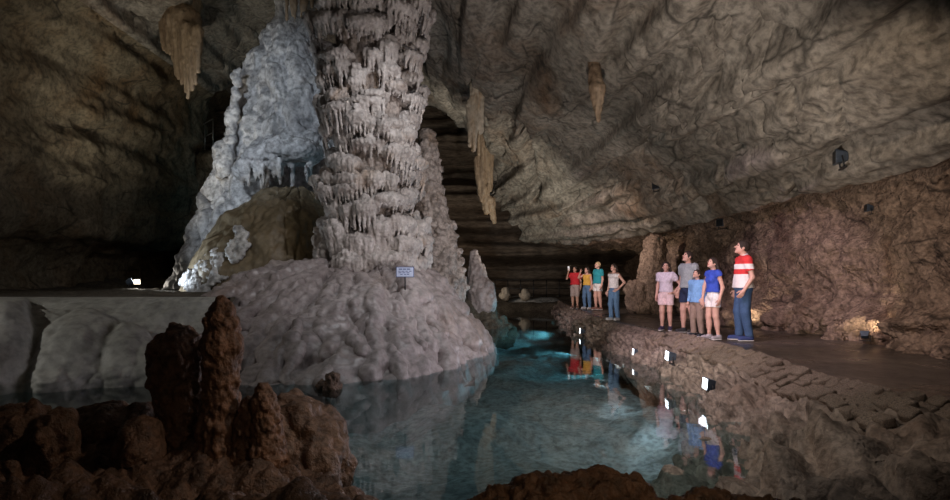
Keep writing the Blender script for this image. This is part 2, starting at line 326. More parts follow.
def build_shell():
    sy = np.array([s[0] for s in secs]); S = np.array([s[1] for s in secs])          # (ns,15,2)
    ys = np.concatenate([np.linspace(-5, 4, 24, endpoint=False), np.linspace(4, 29, 440, endpoint=False), np.linspace(29, 42, 50)])
    n = [34, 26, 16, 34, 52, 56, 56, 50, 40, 40, 40, 46, 16, 26]                   # samples per profile span
    us = np.concatenate([k+np.arange(n[k])/n[k] for k in range(14)]+[[14.]])
    CP = np.stack([np.stack([np.interp(ys, sy, S[:, k, c]) for c in (0, 1)], -1) for k in range(15)], 1)   # (ny,15,2)
    ker = np.ones(9)/9
    for k in range(15):
        for c in (0, 1):
            a = CP[:, k, c]; CP[:, k, c] = np.convolve(np.pad(a, 4, 'edge'), ker, 'valid')
    E = np.concatenate([2*CP[:, :1]-CP[:, 1:2], CP, 2*CP[:, -1:]-CP[:, -2:-1]], 1)
    i = np.minimum(us.astype(int), 13); t = (us-i)[None, :, None]
    p0, p1, p2, p3 = E[:, i], E[:, i+1], E[:, i+2], E[:, i+3]
    XZ = .5*(2*p1+(p2-p0)*t+(2*p0-5*p1+4*p2-p3)*t*t+(3*p1-p0-3*p2+p3)*t**3)
    G = np.stack([XZ[..., 0], np.broadcast_to(ys[:, None], XZ.shape[:2]), XZ[..., 1]], -1)
    N = grid_normals(G); N = -N if N[200, 10, 0] > 0 else N                       # towards the inside
    U = np.broadcast_to(us[None], G.shape[:2]); X = G
    ceil = sstep(3.0, 3.6, U)*(1-sstep(10, 11, U)); low = 1-sstep(2.4, 3.0, U); left = sstep(9.5, 11, U)
    q = X*np.array([1, .55, 1])
    D = .50*fbm(q/5.0, 2)*sstep(2.6, 4.5, U)*(1-.4*left)+(.16-.07*ceil)*fbm(X*np.array([1, .38, 1])/1.2+3, 4)
    D += (.065-.025*ceil)*fbm(X/np.array([.38, .70, .38])+7, 4, .6)-.05*sstep(.25, .6, noise3(X/np.array([.5, .9, .5])+13))
    # broken ledges running along the cave on the sloping ceiling
    st = noise3(np.stack([U*3.4, X[..., 1]*.09, X[..., 2]*.0+2], -1)+.10*fbm(X/1.5, 2)[..., None])
    D += ceil*.17*np.tanh(st*8)
    # short dark gashes, slanting
    gs = noise3(np.stack([U*4.2+X[..., 1]*.55, X[..., 1]*.9-U*1.2, X[..., 2]*.2], -1)); gm = sstep(.0, .4, noise3(X/2.6+11))
    D -= ceil*.34*gm*np.exp(-(gs/.045)**2)
    # lower right wall: pits, lumps and flutes, an overhanging foot of rubble
    c1, c2 = cells(X[:, :60+20]/.16)
    D[:, :80] += (low*1.0)[:, :80]*(.17*(c1-.5))
    D += low*(.20*billow(X/np.array([.6, .6, 1.1])+5, 3)-.10)
    D += low*sstep(19, 23, X[..., 1])*.22*noise3(X/np.array([.6, .6, 4.0]))
    foot = (1-sstep(.35, .75, X[..., 2]))*low
    D += foot*(.28+.35*fbm(X/.55+2, 3))
    D -= low*.35*np.exp(-((X[..., 2]-.95-.1*noise3(X/2.))/.12)**2)*sstep(-.2, .3, noise3(X/3.3+4))*(X[..., 1] < 14)
    D -= .30*np.exp(-((U-2.75)/.12)**2)*(X[..., 1] < 24)                             # dark seam under the ledge
    # left wall: bedding and runnels
    D += left*(.14*np.tanh(3*noise3(np.stack([X[..., 2]*1.3, X[..., 1]*.12, X[..., 0]*.1], -1)))+.18*fbm(X/2.2+1, 3)+.04*noise3(X/np.array([.5, .5, 3.])))
    V = X+N*D[..., None]
    # the long black cracks in the ceiling
    px, py = proj(V)
    for line, w, dep in (([(519, 128), (524, 140), (529, 158), (530, 175), (536, 188), (533, 198)], 3.4, .8), ([(560, 215), (585, 203), (620, 186), (640, 183)], 2.2, .4), ([(636, 150), (700, 118), (760, 92)], 1.5, .2),
                         ([(660, 176), (668, 190), (676, 205)], 2.4, .4), ([(788, 178), (792, 192), (787, 205)], 3, .45), ([(600, 190), (612, 206)], 2.4, .4), ([(690, 190), (706, 210)], 2.4, .4), ([(640, 160), (648, 130), (670, 96)], 1.2, .2)):
        dm = np.full(px.shape, 99.)
        for (ax, ay), (bx, by) in zip(line[:-1], line[1:]):
            t = np.clip(((px-ax)*(bx-ax)+(py-ay)*(by-ay))/((bx-ax)**2+(by-ay)**2), 0, 1); dm = np.minimum(dm, np.hypot(px-ax-t*(bx-ax), py-ay-t*(by-ay)))
        dm = dm+1.2*noise3(X/.3)
        V = V-N*(dep*np.exp(-(np.maximum(dm, 0)/w)**2)*((U > 3) & (U < 8)))[..., None]
    c = np.cumsum([0]+n); a, b = c[3], c[10]
    f = grid_faces
    def part(name, j0, j1, mat):
        g = V[:, j0:j1+1]; q = f(g.shape[0], g.shape[1])
        o = link(name, new_mesh(name, g, q), mat); return struct(o)
    part('wall_right', 0, a, M['wallr']); part('ceiling', a, b, M['ceil']); part('wall_left', b, c[14], M['walll'])
    return V, U, ys
SHELL, SHU, SHY = build_shell()
def wall_hit(px, py, umin=0, umax=14):
    """point of the shell seen at a pixel"""
    x, y = proj(SHELL); m = (SHU[0] >= umin) & (SHU[0] <= umax)
    d = np.hypot(x-px, y-py)+np.where(m[None], 0, 1e6)+np.where((SHELL[..., 1] > 3) & (SHELL[..., 1] < 28), 0, 1e6)
    k = np.unravel_index(np.argmin(d), d.shape); return Vector(SHELL[k].tolist())
def build_back():
    x = np.linspace(-19, 11.5, 220); z = np.linspace(-1.5, 14, 260)
    Z, X = np.meshgrid(z, x, indexing='ij'); G = np.stack([X, np.full_like(X, 39.), Z], -1)
    h = .9*np.tanh(4*noise3(np.stack([Z*.55, X*.05, X*0], -1)))+.35*np.tanh(4*noise3(np.stack([Z*1.7, X*.09, X*0+5], -1)))+.5*fbm(G/2.5, 4)
    G[..., 1] -= h+2.2*sstep(2.0, 2.8, Z)*(1-sstep(3.4, 9, Z))*1.0
    o = link('wall_back', new_mesh('wall_back', G, grid_faces(260, 220)), M['back']); struct(o)
build_back()

# ------------------------------------------------------------------ ground: pool bed, walkway, retaining slope, terrace floor
def edge_x(y): return np.interp(y, [2, 5, 7, 9, 11, 13, 16, 22, 30, 40], [4.35, 4.22, 4.05, 4.25, 4.3, 4.12, 3.8, 3.8, 4.4, 5.2])
def toe_x(y): return np.interp(y, [2, 4.5, 5.5, 6.3, 7, 9, 11, 14, 22, 30, 40], [1.3, 1.75, 2.25, 2.65, 2.9, 3.25, 3.25, 3.15, 3.2, 3.9, 4.6])
def build_ground():
    x = np.linspace(-11, 5, 260); y = np.linspace(.5, 36, 420); Y, X = np.meshgrid(y, x, indexing='ij')
    G = np.stack([X, Y, np.zeros_like(X)], -1)
    z = -1.15+.16*fbm(G/2.2, 4)+.05*billow(G/.4, 3)
    z += .28*(1-sstep(3.8, 7.5, Y))+.16*sstep(1.8, 3.2, X)*(1-sstep(9, 16, Y))+.25*(1-sstep(-3, -6, X)*0-1)
    z += .10*np.tanh(5*noise3(G/1.7+20))
    z += 1.15*sstep(31, 33.5, Y)
    G[..., 2] = z
    struct(link('pool_bed', new_mesh('pool_bed', G, grid_faces(420, 260, flip=False)), M['bed']))
    # walkway slab
    y = np.linspace(2, 40, 300); t = np.linspace(0, 1, 70); Y, T = np.meshgrid(y, t, indexing='ij')
    X = edge_x(Y)*(1-T)+(8.2+.8*sstep(24, 30, Y))*T; G = np.stack([X, Y, 0*X], -1)
    G[..., 2] = .012*fbm(G/1.1, 3)-.06*(T < .001)
    struct(link('walkway', new_mesh('walkway', G, grid_faces(300, 70)), M['path']))
    # rubble slope between the walkway and the water
    y = np.linspace(1.6, 36, 640); t = np.linspace(0, 1.35, 64); Y, T = np.meshgrid(y, t, indexing='ij')
    xe, xt = edge_x(Y)-.02, toe_x(Y); X = xe+(xt-xe)*T; Zz = -.01-.52*np.clip(T, 0, 2)**1.25
    near = 1-sstep(4.6, 7.2, Y)
    Zz += near*.16*np.sin(np.clip(T, 0, 1)*math.pi)
    G = np.stack([X, Y, Zz], -1); N = grid_normals(G); N = np.where(N[..., 2:3] < 0, -N, N)
    m = sstep(.0, .12, T)*(.35+.65*sstep(.35, .6, T))
    c1, c2 = cells(G/.20+.25*fbm(G/.4+5, 2)[..., None])
    D = m*(.27*np.sqrt(np.clip(c2-c1, 0, 1))-.13+.12*fbm(G/.45, 4)+.07*billow(G/.16+3, 3)-.03)*(1-.6*near)+m*near*.24*fbm(G/.8+8, 4)
    D += .16*m*noise3(G/1.1+31)
    e1, e2 = cells(G/.52+.3*fbm(G/.6+9, 2)[..., None]); D += m*(.42*np.sqrt(np.clip(e2-e1, 0, 1))-.20)*(.55+.6*near)
    hole = np.exp(-(((X-3.0)/.26)**2+((Y-5.35)/.42)**2)**2)
    V = G+N*D[..., None]; V[..., 2] -= .9*hole; V[..., 0] += .12*hole
    o = struct(link('retaining_wall', new_mesh('retaining_wall', V, grid_faces(640, 64, flip=True)), M['rubble']))
    return o, V, T
RW, RWV, RWT = build_ground()
def build_stones():
    rnd = random.Random(5); meshes = []
    for k in range(7):                                                               # seven stone shapes, all unit sized
        r = np.random.RandomState(k); n = 4
        g = np.array([(x, y, z) for x in (-1, -.6, .6, 1) for y in (-1, -.6, .6, 1) for z in (-1, -.6, .6, 1)], float)
        sh = []; idx = {}
        for p in g:
            if max(abs(p)) < 1: continue
            ed = (np.abs(p) == 1).sum(); q = p*(1, .98, .93, .86)[ed]; q = q*(1+.07*r.normal(size=3)); idx[tuple(p)] = len(sh); sh.append(q*.5)
        L = (-1, -.6, .6, 1); Q = []
        for ax in range(3):
            for s in (-1, 1):
                for i in range(3):
                    for j in range(3):
                        c = []
                        for (a, b) in ((i, j), (i+1, j), (i+1, j+1), (i, j+1)):
                            p = [0, 0, 0]; p[ax] = s; p[(ax+1) % 3] = L[a]; p[(ax+2) % 3] = L[b]; c.append(idx[tuple(p)])
                        Q.append(c if s > 0 else c[::-1])
        me = new_mesh('stone', sh, Q, True); me.materials.append(M['stone']); meshes.append(me)
    cnt = 0
    for row in range(5):
        y = 4.6+.05*row
        while y < 12.6 and cnt < 290:
            w = rnd.uniform(.11, .23); yc = y+w/2
            t = .03+row*.085+rnd.uniform(-.012, .012); xe, xt = float(edge_x(yc)), float(toe_x(yc)); nr = max(0., min(1., (7.2-yc)/2.6))
            j = int(np.argmin(np.abs(RWT[0]-t))); i = int(np.argmin(np.abs(RWV[:, 0, 1]-yc))); v = RWV[i, j]
            o = link('stone', rnd.choice(meshes), None, RW); cnt += 1
            h = rnd.uniform(.07, .10); dp = rnd.uniform(.12, .17)
            o.location = (float(v[0])-.01, yc, float(v[2])+.015); o.scale = (dp, w*1.02, h)
            o.rotation_euler = (rnd.uniform(-.12, .12), rnd.uniform(-.60, -.25), rnd.uniform(-.1, .1))
            y += w*rnd.uniform(.98, 1.12)
build_stones()
def build_water():
    V = [(-12, .5, WATER), (4.9, .5, WATER), (4.9, 33.2, WATER), (-12, 33.2, WATER)]
    o = link('pool_water', new_mesh('pool_water', V, [(0, 1, 2, 3)]), M['water'])
    tag(o, 'still blue green pool water filling the middle of the cave', 'water', kind='stuff')
build_water()

# ------------------------------------------------------------------ the great column
CX, CY = -2.5, 14.5
def sdf_obj(name, s, mat, parent=None, disp=None, origin=None):
    V, Q = s.mesh()
    if disp is not None:
        V = V+mesh_normals(V, Q)*disp(V)[:, None]
    if origin is not None: V = V-np.array(origin, np.float32)
    o = link(name, new_mesh(name, V, Q), mat, parent)
    return o
col = tag(empty('cave_column', (CX, CY, WATER)), 'huge pale fluted flowstone column rising from the pool on a broad rounded base', 'column')
def crad(z): return np.interp(z, [.6, 1.6, 2.6, 4.2, 6, 7.2, 10], [1.22, 1.16, 1.10, 1.04, 1.06, 1.14, 1.5])
def build_column():
    org = np.array((CX, CY, WATER))
    th = np.linspace(0, 2*np.pi, 200, endpoint=False); z = np.linspace(.3, 10.6, 330); Zg, T = np.meshgrid(z, th, indexing='ij')
    dirs = np.stack([np.cos(T), np.sin(T), 0*T], -1); R = crad(Zg)-.20
    G = dirs*R[..., None]; G[..., 2] = Zg
    D = .13*billow(G*np.array([2.6, 2.6, .9]), 3)+.10*fbm(G/.6, 3)-.10
    G = G+dirs*D[..., None]; G = G+np.array((CX, CY, 0))-org
    link('core', new_mesh('core', G, grid_faces(330, 200, True)), M['core'], col)
    rnd = random.Random(11)
    zt = 1.55; tier = 0
    while zt < 8.3:
        low = max(0., min(1., (2.7-zt)/1.0))                                        # the lowest tiers are big smooth bulbs
        R0 = float(crad(zt))
        s = SDF((CX-2.0, CY-2.0, zt-1.35), (CX+2.0, CY+1.1, zt+.75), .024)
        a = -math.pi-.35+rnd.uniform(0, .3); alt = 1
        while a < .45:
            w = rnd.choice((.17, .22, .28, .34, .42))*(1-.15*low)*rnd.uniform(.9, 1.1)
            ac = a+w/R0; alt = -alt; zc = zt+alt*rnd.uniform(0, .20)+rnd.uniform(-.1, .1)-.16*math.sin(2*ac+tier*1.3); Rc = R0+rnd.uniform(-.12, .12)+.08*math.sin(2*ac+1.7*tier)
            er = np.array((math.cos(ac), math.sin(ac), 0)); et = np.array((-er[1], er[0], 0)); o3 = np.array((CX, CY, 0.))
            rot = np.stack([et, er, np.array((0, 0, 1.))], 1)
            hh = rnd.uniform(.12, .24)+.10*low; up = np.array((0, 0, 1.))
            s.ell(o3+er*(Rc-.12)+up*zc, (w*1.0, .36, hh), .05, rot)
            for k in range(5):                                                       # cauliflower lumps on the shoulder
                u = rnd.uniform(-.85, .85)*w; q = math.sqrt(max(0, 1-(u/w)**2)); r = rnd.uniform(.05, .10)
                s.ell(o3+er*(Rc-.10+.26*q*rnd.uniform(.3, 1))+et*u+up*(zc+hh*rnd.uniform(.3, .95)*q), (r, r, r), .04)
            nf = max(2, int(w*2/(.082+.07*low))); L0 = rnd.uniform(.28, .66)+.22*low
            for k in range(nf):
                u = (-1+2*(k+.5)/nf)*w*.98+rnd.uniform(-.012, .012); q = math.sqrt(max(0, 1-(u/w)**2)); bul = .21*q
                L = L0*rnd.uniform(.5, 1.2)*(.55+.45*q); r = rnd.uniform(.032, .056)+.045*low
                p = o3+er*(Rc-.04+bul)+et*u; e = o3+er*(Rc-.12+bul*.8)+et*u*.94
                s.cone(p+up*(zc+.05), e+up*(zc-L), r, r*rnd.uniform(.35, .75), .028)
                if low > .3 and rnd.random() < .6: s.ell(e+up*(zc-L*.8), (r*1.25, r*1.25, r*2.6), .05)
            a += (2*w/R0)*rnd.uniform(.68, .92)
        sdf_obj('drip_tier', s, M['col'], col, lambda V: .030*billow(V/.10, 2)+.014*fbm(V/.05, 2)+.026*noise3(V/np.array((.05, .05, .4)))-.014, org)
        zt += rnd.uniform(.42, .54); tier += 1
    # broad base of rounded flow pads
    n, m = 240, 420
    th = np.linspace(0, 2*np.pi, m, endpoint=False); t = np.linspace(0, 1.12, n); T, TH = np.meshgrid(t, th, indexing='ij')
    key = np.radians([-180, -150, -125, -110, -99, -90, -78, -65, -50, -34, -15, 0, 30, 90, 140, 180]); val = [4.4, 4.8, 5.0, 5.15, 5.1, 5.05, 4.75, 4.1, 3.45, 3.05, 2.85, 2.8, 2.7, 3.4, 4.2, 4.4]
    ro = np.interp(np.where(TH > np.pi, TH-2*np.pi, TH), key, val); ro = ro+.12*noise3(np.stack([np.cos(TH)*3, np.sin(TH)*3, 0*T], -1))
    ri = 1.0; R = ri+(ro-ri)*T
    lob = noise3(np.stack([np.cos(TH)*2.2, np.sin(TH)*2.2, T*1.2], -1))
    THs = np.where(TH > np.pi, TH-2*np.pi, TH); ex = 1.75+1.0*(1-sstep(-2.6, -1.9, THs))+1.0*sstep(2.3, 3.0, THs)
    Z = WATER+1.95*(1-np.clip(T, 0, 2)**ex)+.18*lob*np.sin(np.clip(T, 0, 1)*np.pi)-5*np.maximum(T-1, 0)
    G = np.stack([CX+R*np.cos(TH), CY+R*np.sin(TH), Z], -1); N = grid_normals(G); N = np.where(N[..., 2:3] < 0, -N, N)
    A = TH*3.2
    w = .10*noise3(G/.9)
    c1, c2 = cells(np.stack([np.cos(TH+w)*3.4, np.sin(TH+w)*3.4, T*1.5+w], -1)*.95)
    c3, c4 = cells(np.stack([np.cos(TH)*4.2, np.sin(TH)*4.2, T*2.4], -1)*2.6)
    D = .40*np.sqrt(np.clip(c2-c1, 0, 1))+.13*np.sqrt(np.clip(c4-c3, 0, 1))-.04+.055*noise3(np.stack([np.cos(TH)*30, np.sin(TH)*28, T*3], -1))+.05*fbm(G/.25, 3)-.22
    D *= sstep(1.15, .9, T)*.75+.25
    G = G+N*D[..., None]-org
    zf = np.stack([ro, Z], -1)
    def on_mound(a, tt):
        j = int(round((a % (2*math.pi))/(2*math.pi)*m)) % m; i = min(n-1, int(tt/1.12*(n-1))); return (G[i, j]+org).astype(float)
    s = SDF((CX-5.6, CY-5.6, WATER-.35), (CX+3.4, CY+1.6, 1.9), .036)
    for k in range(330):                                                             # overlapping tongues of flowstone
        a = rnd.uniform(-math.pi-.1, .35); t0 = rnd.uniform(.02, .86); ln = rnd.uniform(.08, .30); r = rnd.uniform(.07, .20)*(.7+.6*t0)
        p0 = on_mound(a, t0); p1 = on_mound(a+rnd.uniform(-.03, .03), min(1.08, t0+ln*.5)); p2 = on_mound(a+rnd.uniform(-.05, .05), min(1.1, t0+ln)); dn = np.array((0, 0, r*.55))
        s.cone(p0-dn*1.3, p1-dn, r*.7, r, .035); s.cone(p1-dn, p2-dn, r, r*1.05, .035)
    sdf_obj('flow_tongues', s, M['mound'], col, lambda V: .022*noise3(V/np.array((.10, .10, .5)))+.03*fbm(V/.22, 3), org)
    link('base_mound', new_mesh('base_mound', G, grid_faces(n, m, True, True)), M['mound'], col)
build_column()

# ------------------------------------------------------------------ other dripstone
def knobby(name, label, cat, pts, mat, h=.03, k=.06, lump=.06, lsc=.16, seed=1, group=None, extra=None, margin=.5):
    """a stalagmite or rock grown along (point, radius) chains; mesh origin at its base"""
    P0 = np.array([p for ch in pts for p, r in ch], float); rm = max(r for ch in pts for p, r in ch)
    s = SDF(P0.min(0)-rm-margin*.3, P0.max(0)+rm+margin*.3, h); rnd = random.Random(seed)
    for ch in pts:
        if len(ch) == 1: s.ell(ch[0][0], (ch[0][1],)*3, k)
        for (a, ra), (b, rb) in zip(ch[:-1], ch[1:]): s.cone(a, b, ra, rb, k)
        for (a, ra), (b, rb) in zip(ch[:-1], ch[1:]):
            L = np.linalg.norm(np.array(b)-a); nn = int(L/(.28*max(ra, rb)+.03)*1.1)
            for _ in range(nn):
                t = rnd.random(); c = np.array(a)*(1-t)+np.array(b)*t; r = ra+(rb-ra)*t; an = rnd.uniform(0, 6.28)
                q = c+np.array((math.cos(an), math.sin(an), 0))*r*.85; rr = r*rnd.uniform(.22, .42)
                s.ell(q, (rr, rr, rr*rnd.uniform(.7, 1.6)), k*.6)
    if extra: extra(s, rnd)
    org = (float(P0[0][0]), float(P0[0][1]), float(P0[:, 2].min()))
    off = np.array((seed*3.1, seed*1.7, 0))
    o = sdf_obj(name, s, mat, None, lambda V: lump*(billow((V+off)/(lsc*np.array((1, 1, 1.9))), 2)-.35)+lump*.35*fbm((V+off)/(lsc*.35*np.array((1, 1, 1.6))), 3), org); o.location = org
    tag(o, label, cat, group); return o
# slim knobbly companion column right of the great one
def comp_extra(s, rnd):
    for k in range(150):
        z = rnd.uniform(.9, 4.9); a = rnd.uniform(-3.4, .4); c = np.interp(z, [.9, 2.2, 3.4, 5], [-.90, -1.0, -1.22, -1.30]); r = np.interp(z, [.9, 2.4, 3.4, 5], [.62, .5, .3, .25])
        p = np.array((c+r*math.cos(a), 16.2+r*math.sin(a), z)); w = rnd.uniform(.06, .13)
        s.ell(p, (w, w, w*.8), .05); s.cone(p, p+np.array((0, 0, -rnd.uniform(.12, .3))), w*.6, w*.3, .04)
knobby('stalagmite', 'slim knobbly grey stalagmite hugging the right side of the great column', 'stalagmite',
       [[((-.90, 16.2, .6), .62), ((-1.0, 16.2, 2.2), .48), ((-1.2, 16.2, 3.4), .30), ((-1.3, 16.2, 5.0), .22)]], M['core'], .03, .08, .06, .14, 3, extra=comp_extra)
b = P(478, 300, 21)
knobby('stalagmite', 'squat pale stalagmite by the far end of the pool right of the column', 'stalagmite',
       [[((.20, 21, .2), .48), ((.16, 21, .8), .42), ((.06, 21, 1.4), .30), ((-.03, 21, 2.05), .13)], [((.48, 20.8, .3), .28), ((.44, 20.8, .9), .22)]], M['mound'], .035, .1, .07, .25, 5)

knobby('boulder', 'dark rock bank behind the column base at the far left of the pool', 'boulder', [[((-.6, 20.6, -.7), .8), ((-.5, 20.8, .0), .55)], [((.3, 20.9, -.7), .8), ((.3, 21, -.2), .5)], [((.9, 21.4, -.8), .6), ((.8, 21.4, -.5), .4)]], M['floor'], .06, .2, .12, .4, 6)
white = tag(empty('flowstone_giant', (-6.3, 19.5, .5)), 'towering bluish white flowstone mass behind the great column', 'flowstone')
def build_white():
    org = np.array((-6.3, 19.5, .5))
    n, m = 300, 260
    z = np.linspace(.3, 11.2, n); th = np.linspace(-math.pi-.5, .5, m); Zg, TH = np.meshgrid(z, th, indexing='ij')
    # left outline read off the photograph at the mass's own distance
    zl = [.3, 1.15+(279-240)/600*19.5, 1.15+(279-200)/600*19.5, 1.15+(279-150)/600*19.5, 1.15+(279-75)/600*19.5, 1.15+(279-30)/600*19.5, 1.15+(279-8)/600*19.5, 11.2]
    xl = [(p-475)/600*19.5 for p in (165, 190, 201, 216, 238, 262, 288, 292)]
    left = -6.0-np.interp(Zg, zl, xl)                                               # half width about x=-6.0
    R = np.maximum(left, .5)
    yc = 19.5+.10*(10-Zg)*0
    ell = np.where(np.sin(TH) < 0, .62, .8)
    G = np.stack([-6.0+R*np.cos(TH), yc+R*np.sin(TH)*ell, Zg], -1)
    N = np.stack([np.cos(TH), np.sin(TH), .25+0*TH], -1); N /= np.linalg.norm(N, axis=-1, keepdims=True)
    q = G/np.array([1, 1, 2.3])
    w = .35*fbm(G/1.2, 2)[..., None]
    c1, c2 = cells(q/.85+w); c3, c4 = cells(G/np.array([1, 1, 2.2])/.33)
    D = (.30*np.sqrt(np.clip(c2-c1, 0, 1))+.12*np.sqrt(np.clip(c4-c3, 0, 1))+.25*fbm(G/np.array([1.2, 1.2, 2.0]), 3)-.26)*np.clip(R/2.2, .35, 1)+.05*fbm(G/.2, 3)
    D += .05*noise3(G/np.array([.2, .2, 1.4]))*sstep(-.1, .3, noise3(G/1.7+3))*np.clip(R/2.2, .3, 1)
    D += .13*noise3(G/np.array([.6, .6, 3.2])+6)*np.clip(R/2.2, .35, 1)
    D -= .28*np.exp(-(noise3(np.stack([G[..., 0]*.9, G[..., 1]*.4, G[..., 2]*.45], -1)+4)/.07)**2)*sstep(-.1, .4, noise3(G/1.1))
    G = G+N*D[..., None]-org
    link('body', new_mesh('body', G, grid_faces(n, m, False, False)), M['white'], white)
    # overhanging shelf with a hanging fringe above the brown hollow
    s = SDF((-8.4, 14.6, 2.6), (-4.0, 18.8, 5.8), .035); rnd = random.Random(4)
    for px, py, r in ((262, 158, .42), (283, 150, .5), (303, 152, .46), (248, 172, .34)):
        s.ell(P(px, py, 16.9), (r*1.2, r*1.5, r*.8), .2)
    for k in range(26):
        px = rnd.uniform(240, 314); c = P(px, 160+.012*(px-280)**2*.3+rnd.uniform(-3, 5), rnd.uniform(16.1, 16.8)); r = rnd.uniform(.05, .11)
        s.cone(c, (c[0], c[1]+.1, c[2]-rnd.uniform(.3, .85)), r, r*.45, .08)
    sdf_obj('drapery_fringe', s, M['white'], white, lambda V: .05*billow(V/.25, 2)+.03*fbm(V/.08, 2)-.02, org)
    # stack of knobs climbing the left edge
    s = SDF((-8.9, 17.4, 3.6), (-6.6, 19.4, 8.6), .035)
    for k in range(34):
        t = k/33; c = P(np.interp(t, [0, .5, .6, 1], [222, 232, 233, 238])+rnd.uniform(-3, 3), 175-t*105, 18.3); r = rnd.uniform(.08, .17)*(1.5-.8*t)
        s.ell(c, (r, r, r*rnd.uniform(.7, 1.1)), .06)
    sdf_obj('knob_stack', s, M['white'], white, lambda V: .05*billow(V/.15, 2)-.01, org)
build_white()
def build_dome():
    n, m = 150, 260; cx, cy = -5.0, 16.9
    th = np.linspace(-math.pi-.3, .4, m); t = np.linspace(.02, 1, n); T, TH = np.meshgrid(t, th, indexing='ij')
    rx = np.where(np.cos(TH) < 0, 3.25, 1.6); ry = 3.1
    h = np.interp(T, [0, .3, .55, .75, .9, 1], [3.75, 3.55, 3.0, 2.15, 1.1, .3])
    G = np.stack([cx+rx*T*np.cos(TH), cy+ry*T*np.sin(TH), h], -1); N = grid_normals(G); N = np.where(N[..., 2:3] < 0, -N, N)
    c1, c2 = cells(np.stack([np.cos(TH)*2, np.sin(TH)*2, T*1.4], -1)*1.2)
    D = .14*np.sqrt(np.clip(c2-c1, 0, 1))+.12*fbm(G/.9, 4)+.04*fbm(G/.25, 3)-.08
    G = G+N*D[..., None]-np.array((cx, cy, .3))
    root = tag(empty('flowstone_dome', (cx, cy, .3)), 'smooth olive brown flowstone dome between the white mass and the column', 'flowstone')
    link('dome', new_mesh('dome', G, grid_faces(n, m, False, True)), M['dome'], root)
    # white calcite crust on the dome's left shoulder
    s = SDF((-8.9, 12.8, .1), (-4.6, 18.4, 3.9), .035); rnd = random.Random(8)
    n_ = 0
    while n_ < 480:
        a = rnd.uniform(-math.pi, -1.4); tt = rnd.uniform(.35, 1)
        p = np.array((cx+3.25*tt*math.cos(a), cy+3.1*tt*math.sin(a), float(np.interp(tt, [0, .3, .55, .75, .9, 1], [3.75, 3.55, 3.0, 2.15, 1.1, .3]))-.03))
        qx, qy = proj(p); u = ((qx-190)*55+(qy-292)*-54)/(55**2+54**2); off = ((qx-190)*54+(qy-292)*55)/77.
        if not (0 < u < 1.05 and -14 < off < 16*(1.1-.5*u)) or noise3(p/.4) < -.02: continue
        n_ += 1; r = rnd.uniform(.03, .085); s.ell(p, (r*1.3, r*1.3, r*.8), .03)
    o = sdf_obj('calcite_crust', s, M['white'], root, lambda V: .05*billow(V/.12, 2)+.03*fbm(V/.06, 2)-.02, (cx, cy, .3))
build_dome()

def build_terrace():
    # rimstone terrace at the left: rim, drooping lobes, popcorn band at the waterline, dark floor behind
    n, m = 170, 330; x = np.linspace(-13.5, -4.7, m); t = np.linspace(0, 1, n); T, X = np.meshgrid(t, x, indexing='ij')
    yrim = 11.7+.0*X; ybase = np.interp(x, [-13.5, -8, -6.5, -5.3, -3.4], [6.5, 8.2, 8.9, 10.2, 11.2])[None]+0*T
    Y = yrim+(ybase-yrim)*np.sin(T*math.pi/2)**1.0; Z = .80-1.75*(1-np.cos(T*math.pi/2))**.95
    G = np.stack([X, Y, Z], -1); N = grid_normals(G); N = np.where(N[..., 1:2] > 0, -N, N)
    D = .14*fbm(G/1.1+2, 3)
    px, py = proj(G)
    for cx_, cy_, rx_, ry_, a in ((85, 378, 60, 70, .42), (128, 388, 38, 62, .70), (143, 394, 31, 50, .90), (-8, 338, 44, 66, .62), (225, 376, 52, 72, .35)):
        e = 1-((px-cx_)/rx_)**2-((py-cy_)/ry_)**2+.06*noise3(G/.6+cx_); D = np.maximum(D, -.14+a*np.clip(e, 0, 1)**.38+.04*noise3(G/.5))
    D += .025*noise3(G/np.array([.12, .12, .7]))+.02*fbm(G/.2, 3)
    band = np.exp(-((G[..., 2]-WATER-.08)/.13)**2); c1, c2 = cells(G/.075)
    D += band*(.07+.07*(.55-c1)+.05*noise3(G/.2)); D *= sstep(0, .22, T)
    G2 = G+N*D[..., None]; G2[..., 2] = np.minimum(G2[..., 2], .80); org = np.array((-8., 10., WATER))
    root = tag(empty('flowstone_terrace', tuple(org)), 'smooth grey rimstone terrace with drooping lobes along the left of the pool', 'flowstone')
    link('front', new_mesh('front', G2-org, grid_faces(n, m, False, True)), M['terr'], root)
    x = np.linspace(-19, 0, 240); y = np.linspace(11.69, 40, 300); Y, X = np.meshgrid(y, x, indexing='ij'); G = np.stack([X, Y, .8+0*X], -1)
    m_ = sstep(12.0, 15, Y); G[..., 2] += m_*(.05+.20*fbm(G/1.4, 4)+.10*billow(G/.3, 2))*(.35+sstep(18, 22, Y))-.9*sstep(-6.5, -5.5, X)*0
    keep = X < -4.75-.5*sstep(14, 18, Y)
    G[..., 2] = np.where(keep, G[..., 2], -.9+.1*fbm(G/1., 2))
    struct(link('floor', new_mesh('floor', G, grid_faces(300, 240)), M['floor']))
build_terrace()
def build_far():
    # far end of the pool: low dam and the path under the railing
    x = np.linspace(-4, 10, 160); t = np.linspace(0, 1, 40); T, X = np.meshgrid(t, x, indexing='ij')
    Y = 30.5+T*9; Z = -.75+.62*sstep(0, .12, T)+.25*sstep(.3, .4, T); G = np.stack([X, Y, Z], -1); G[..., 2] += .10*fbm(G/.9, 4)
    struct(link('far_bank', new_mesh('far_bank', G, grid_faces(40, 160)), M['floor']))
build_far()

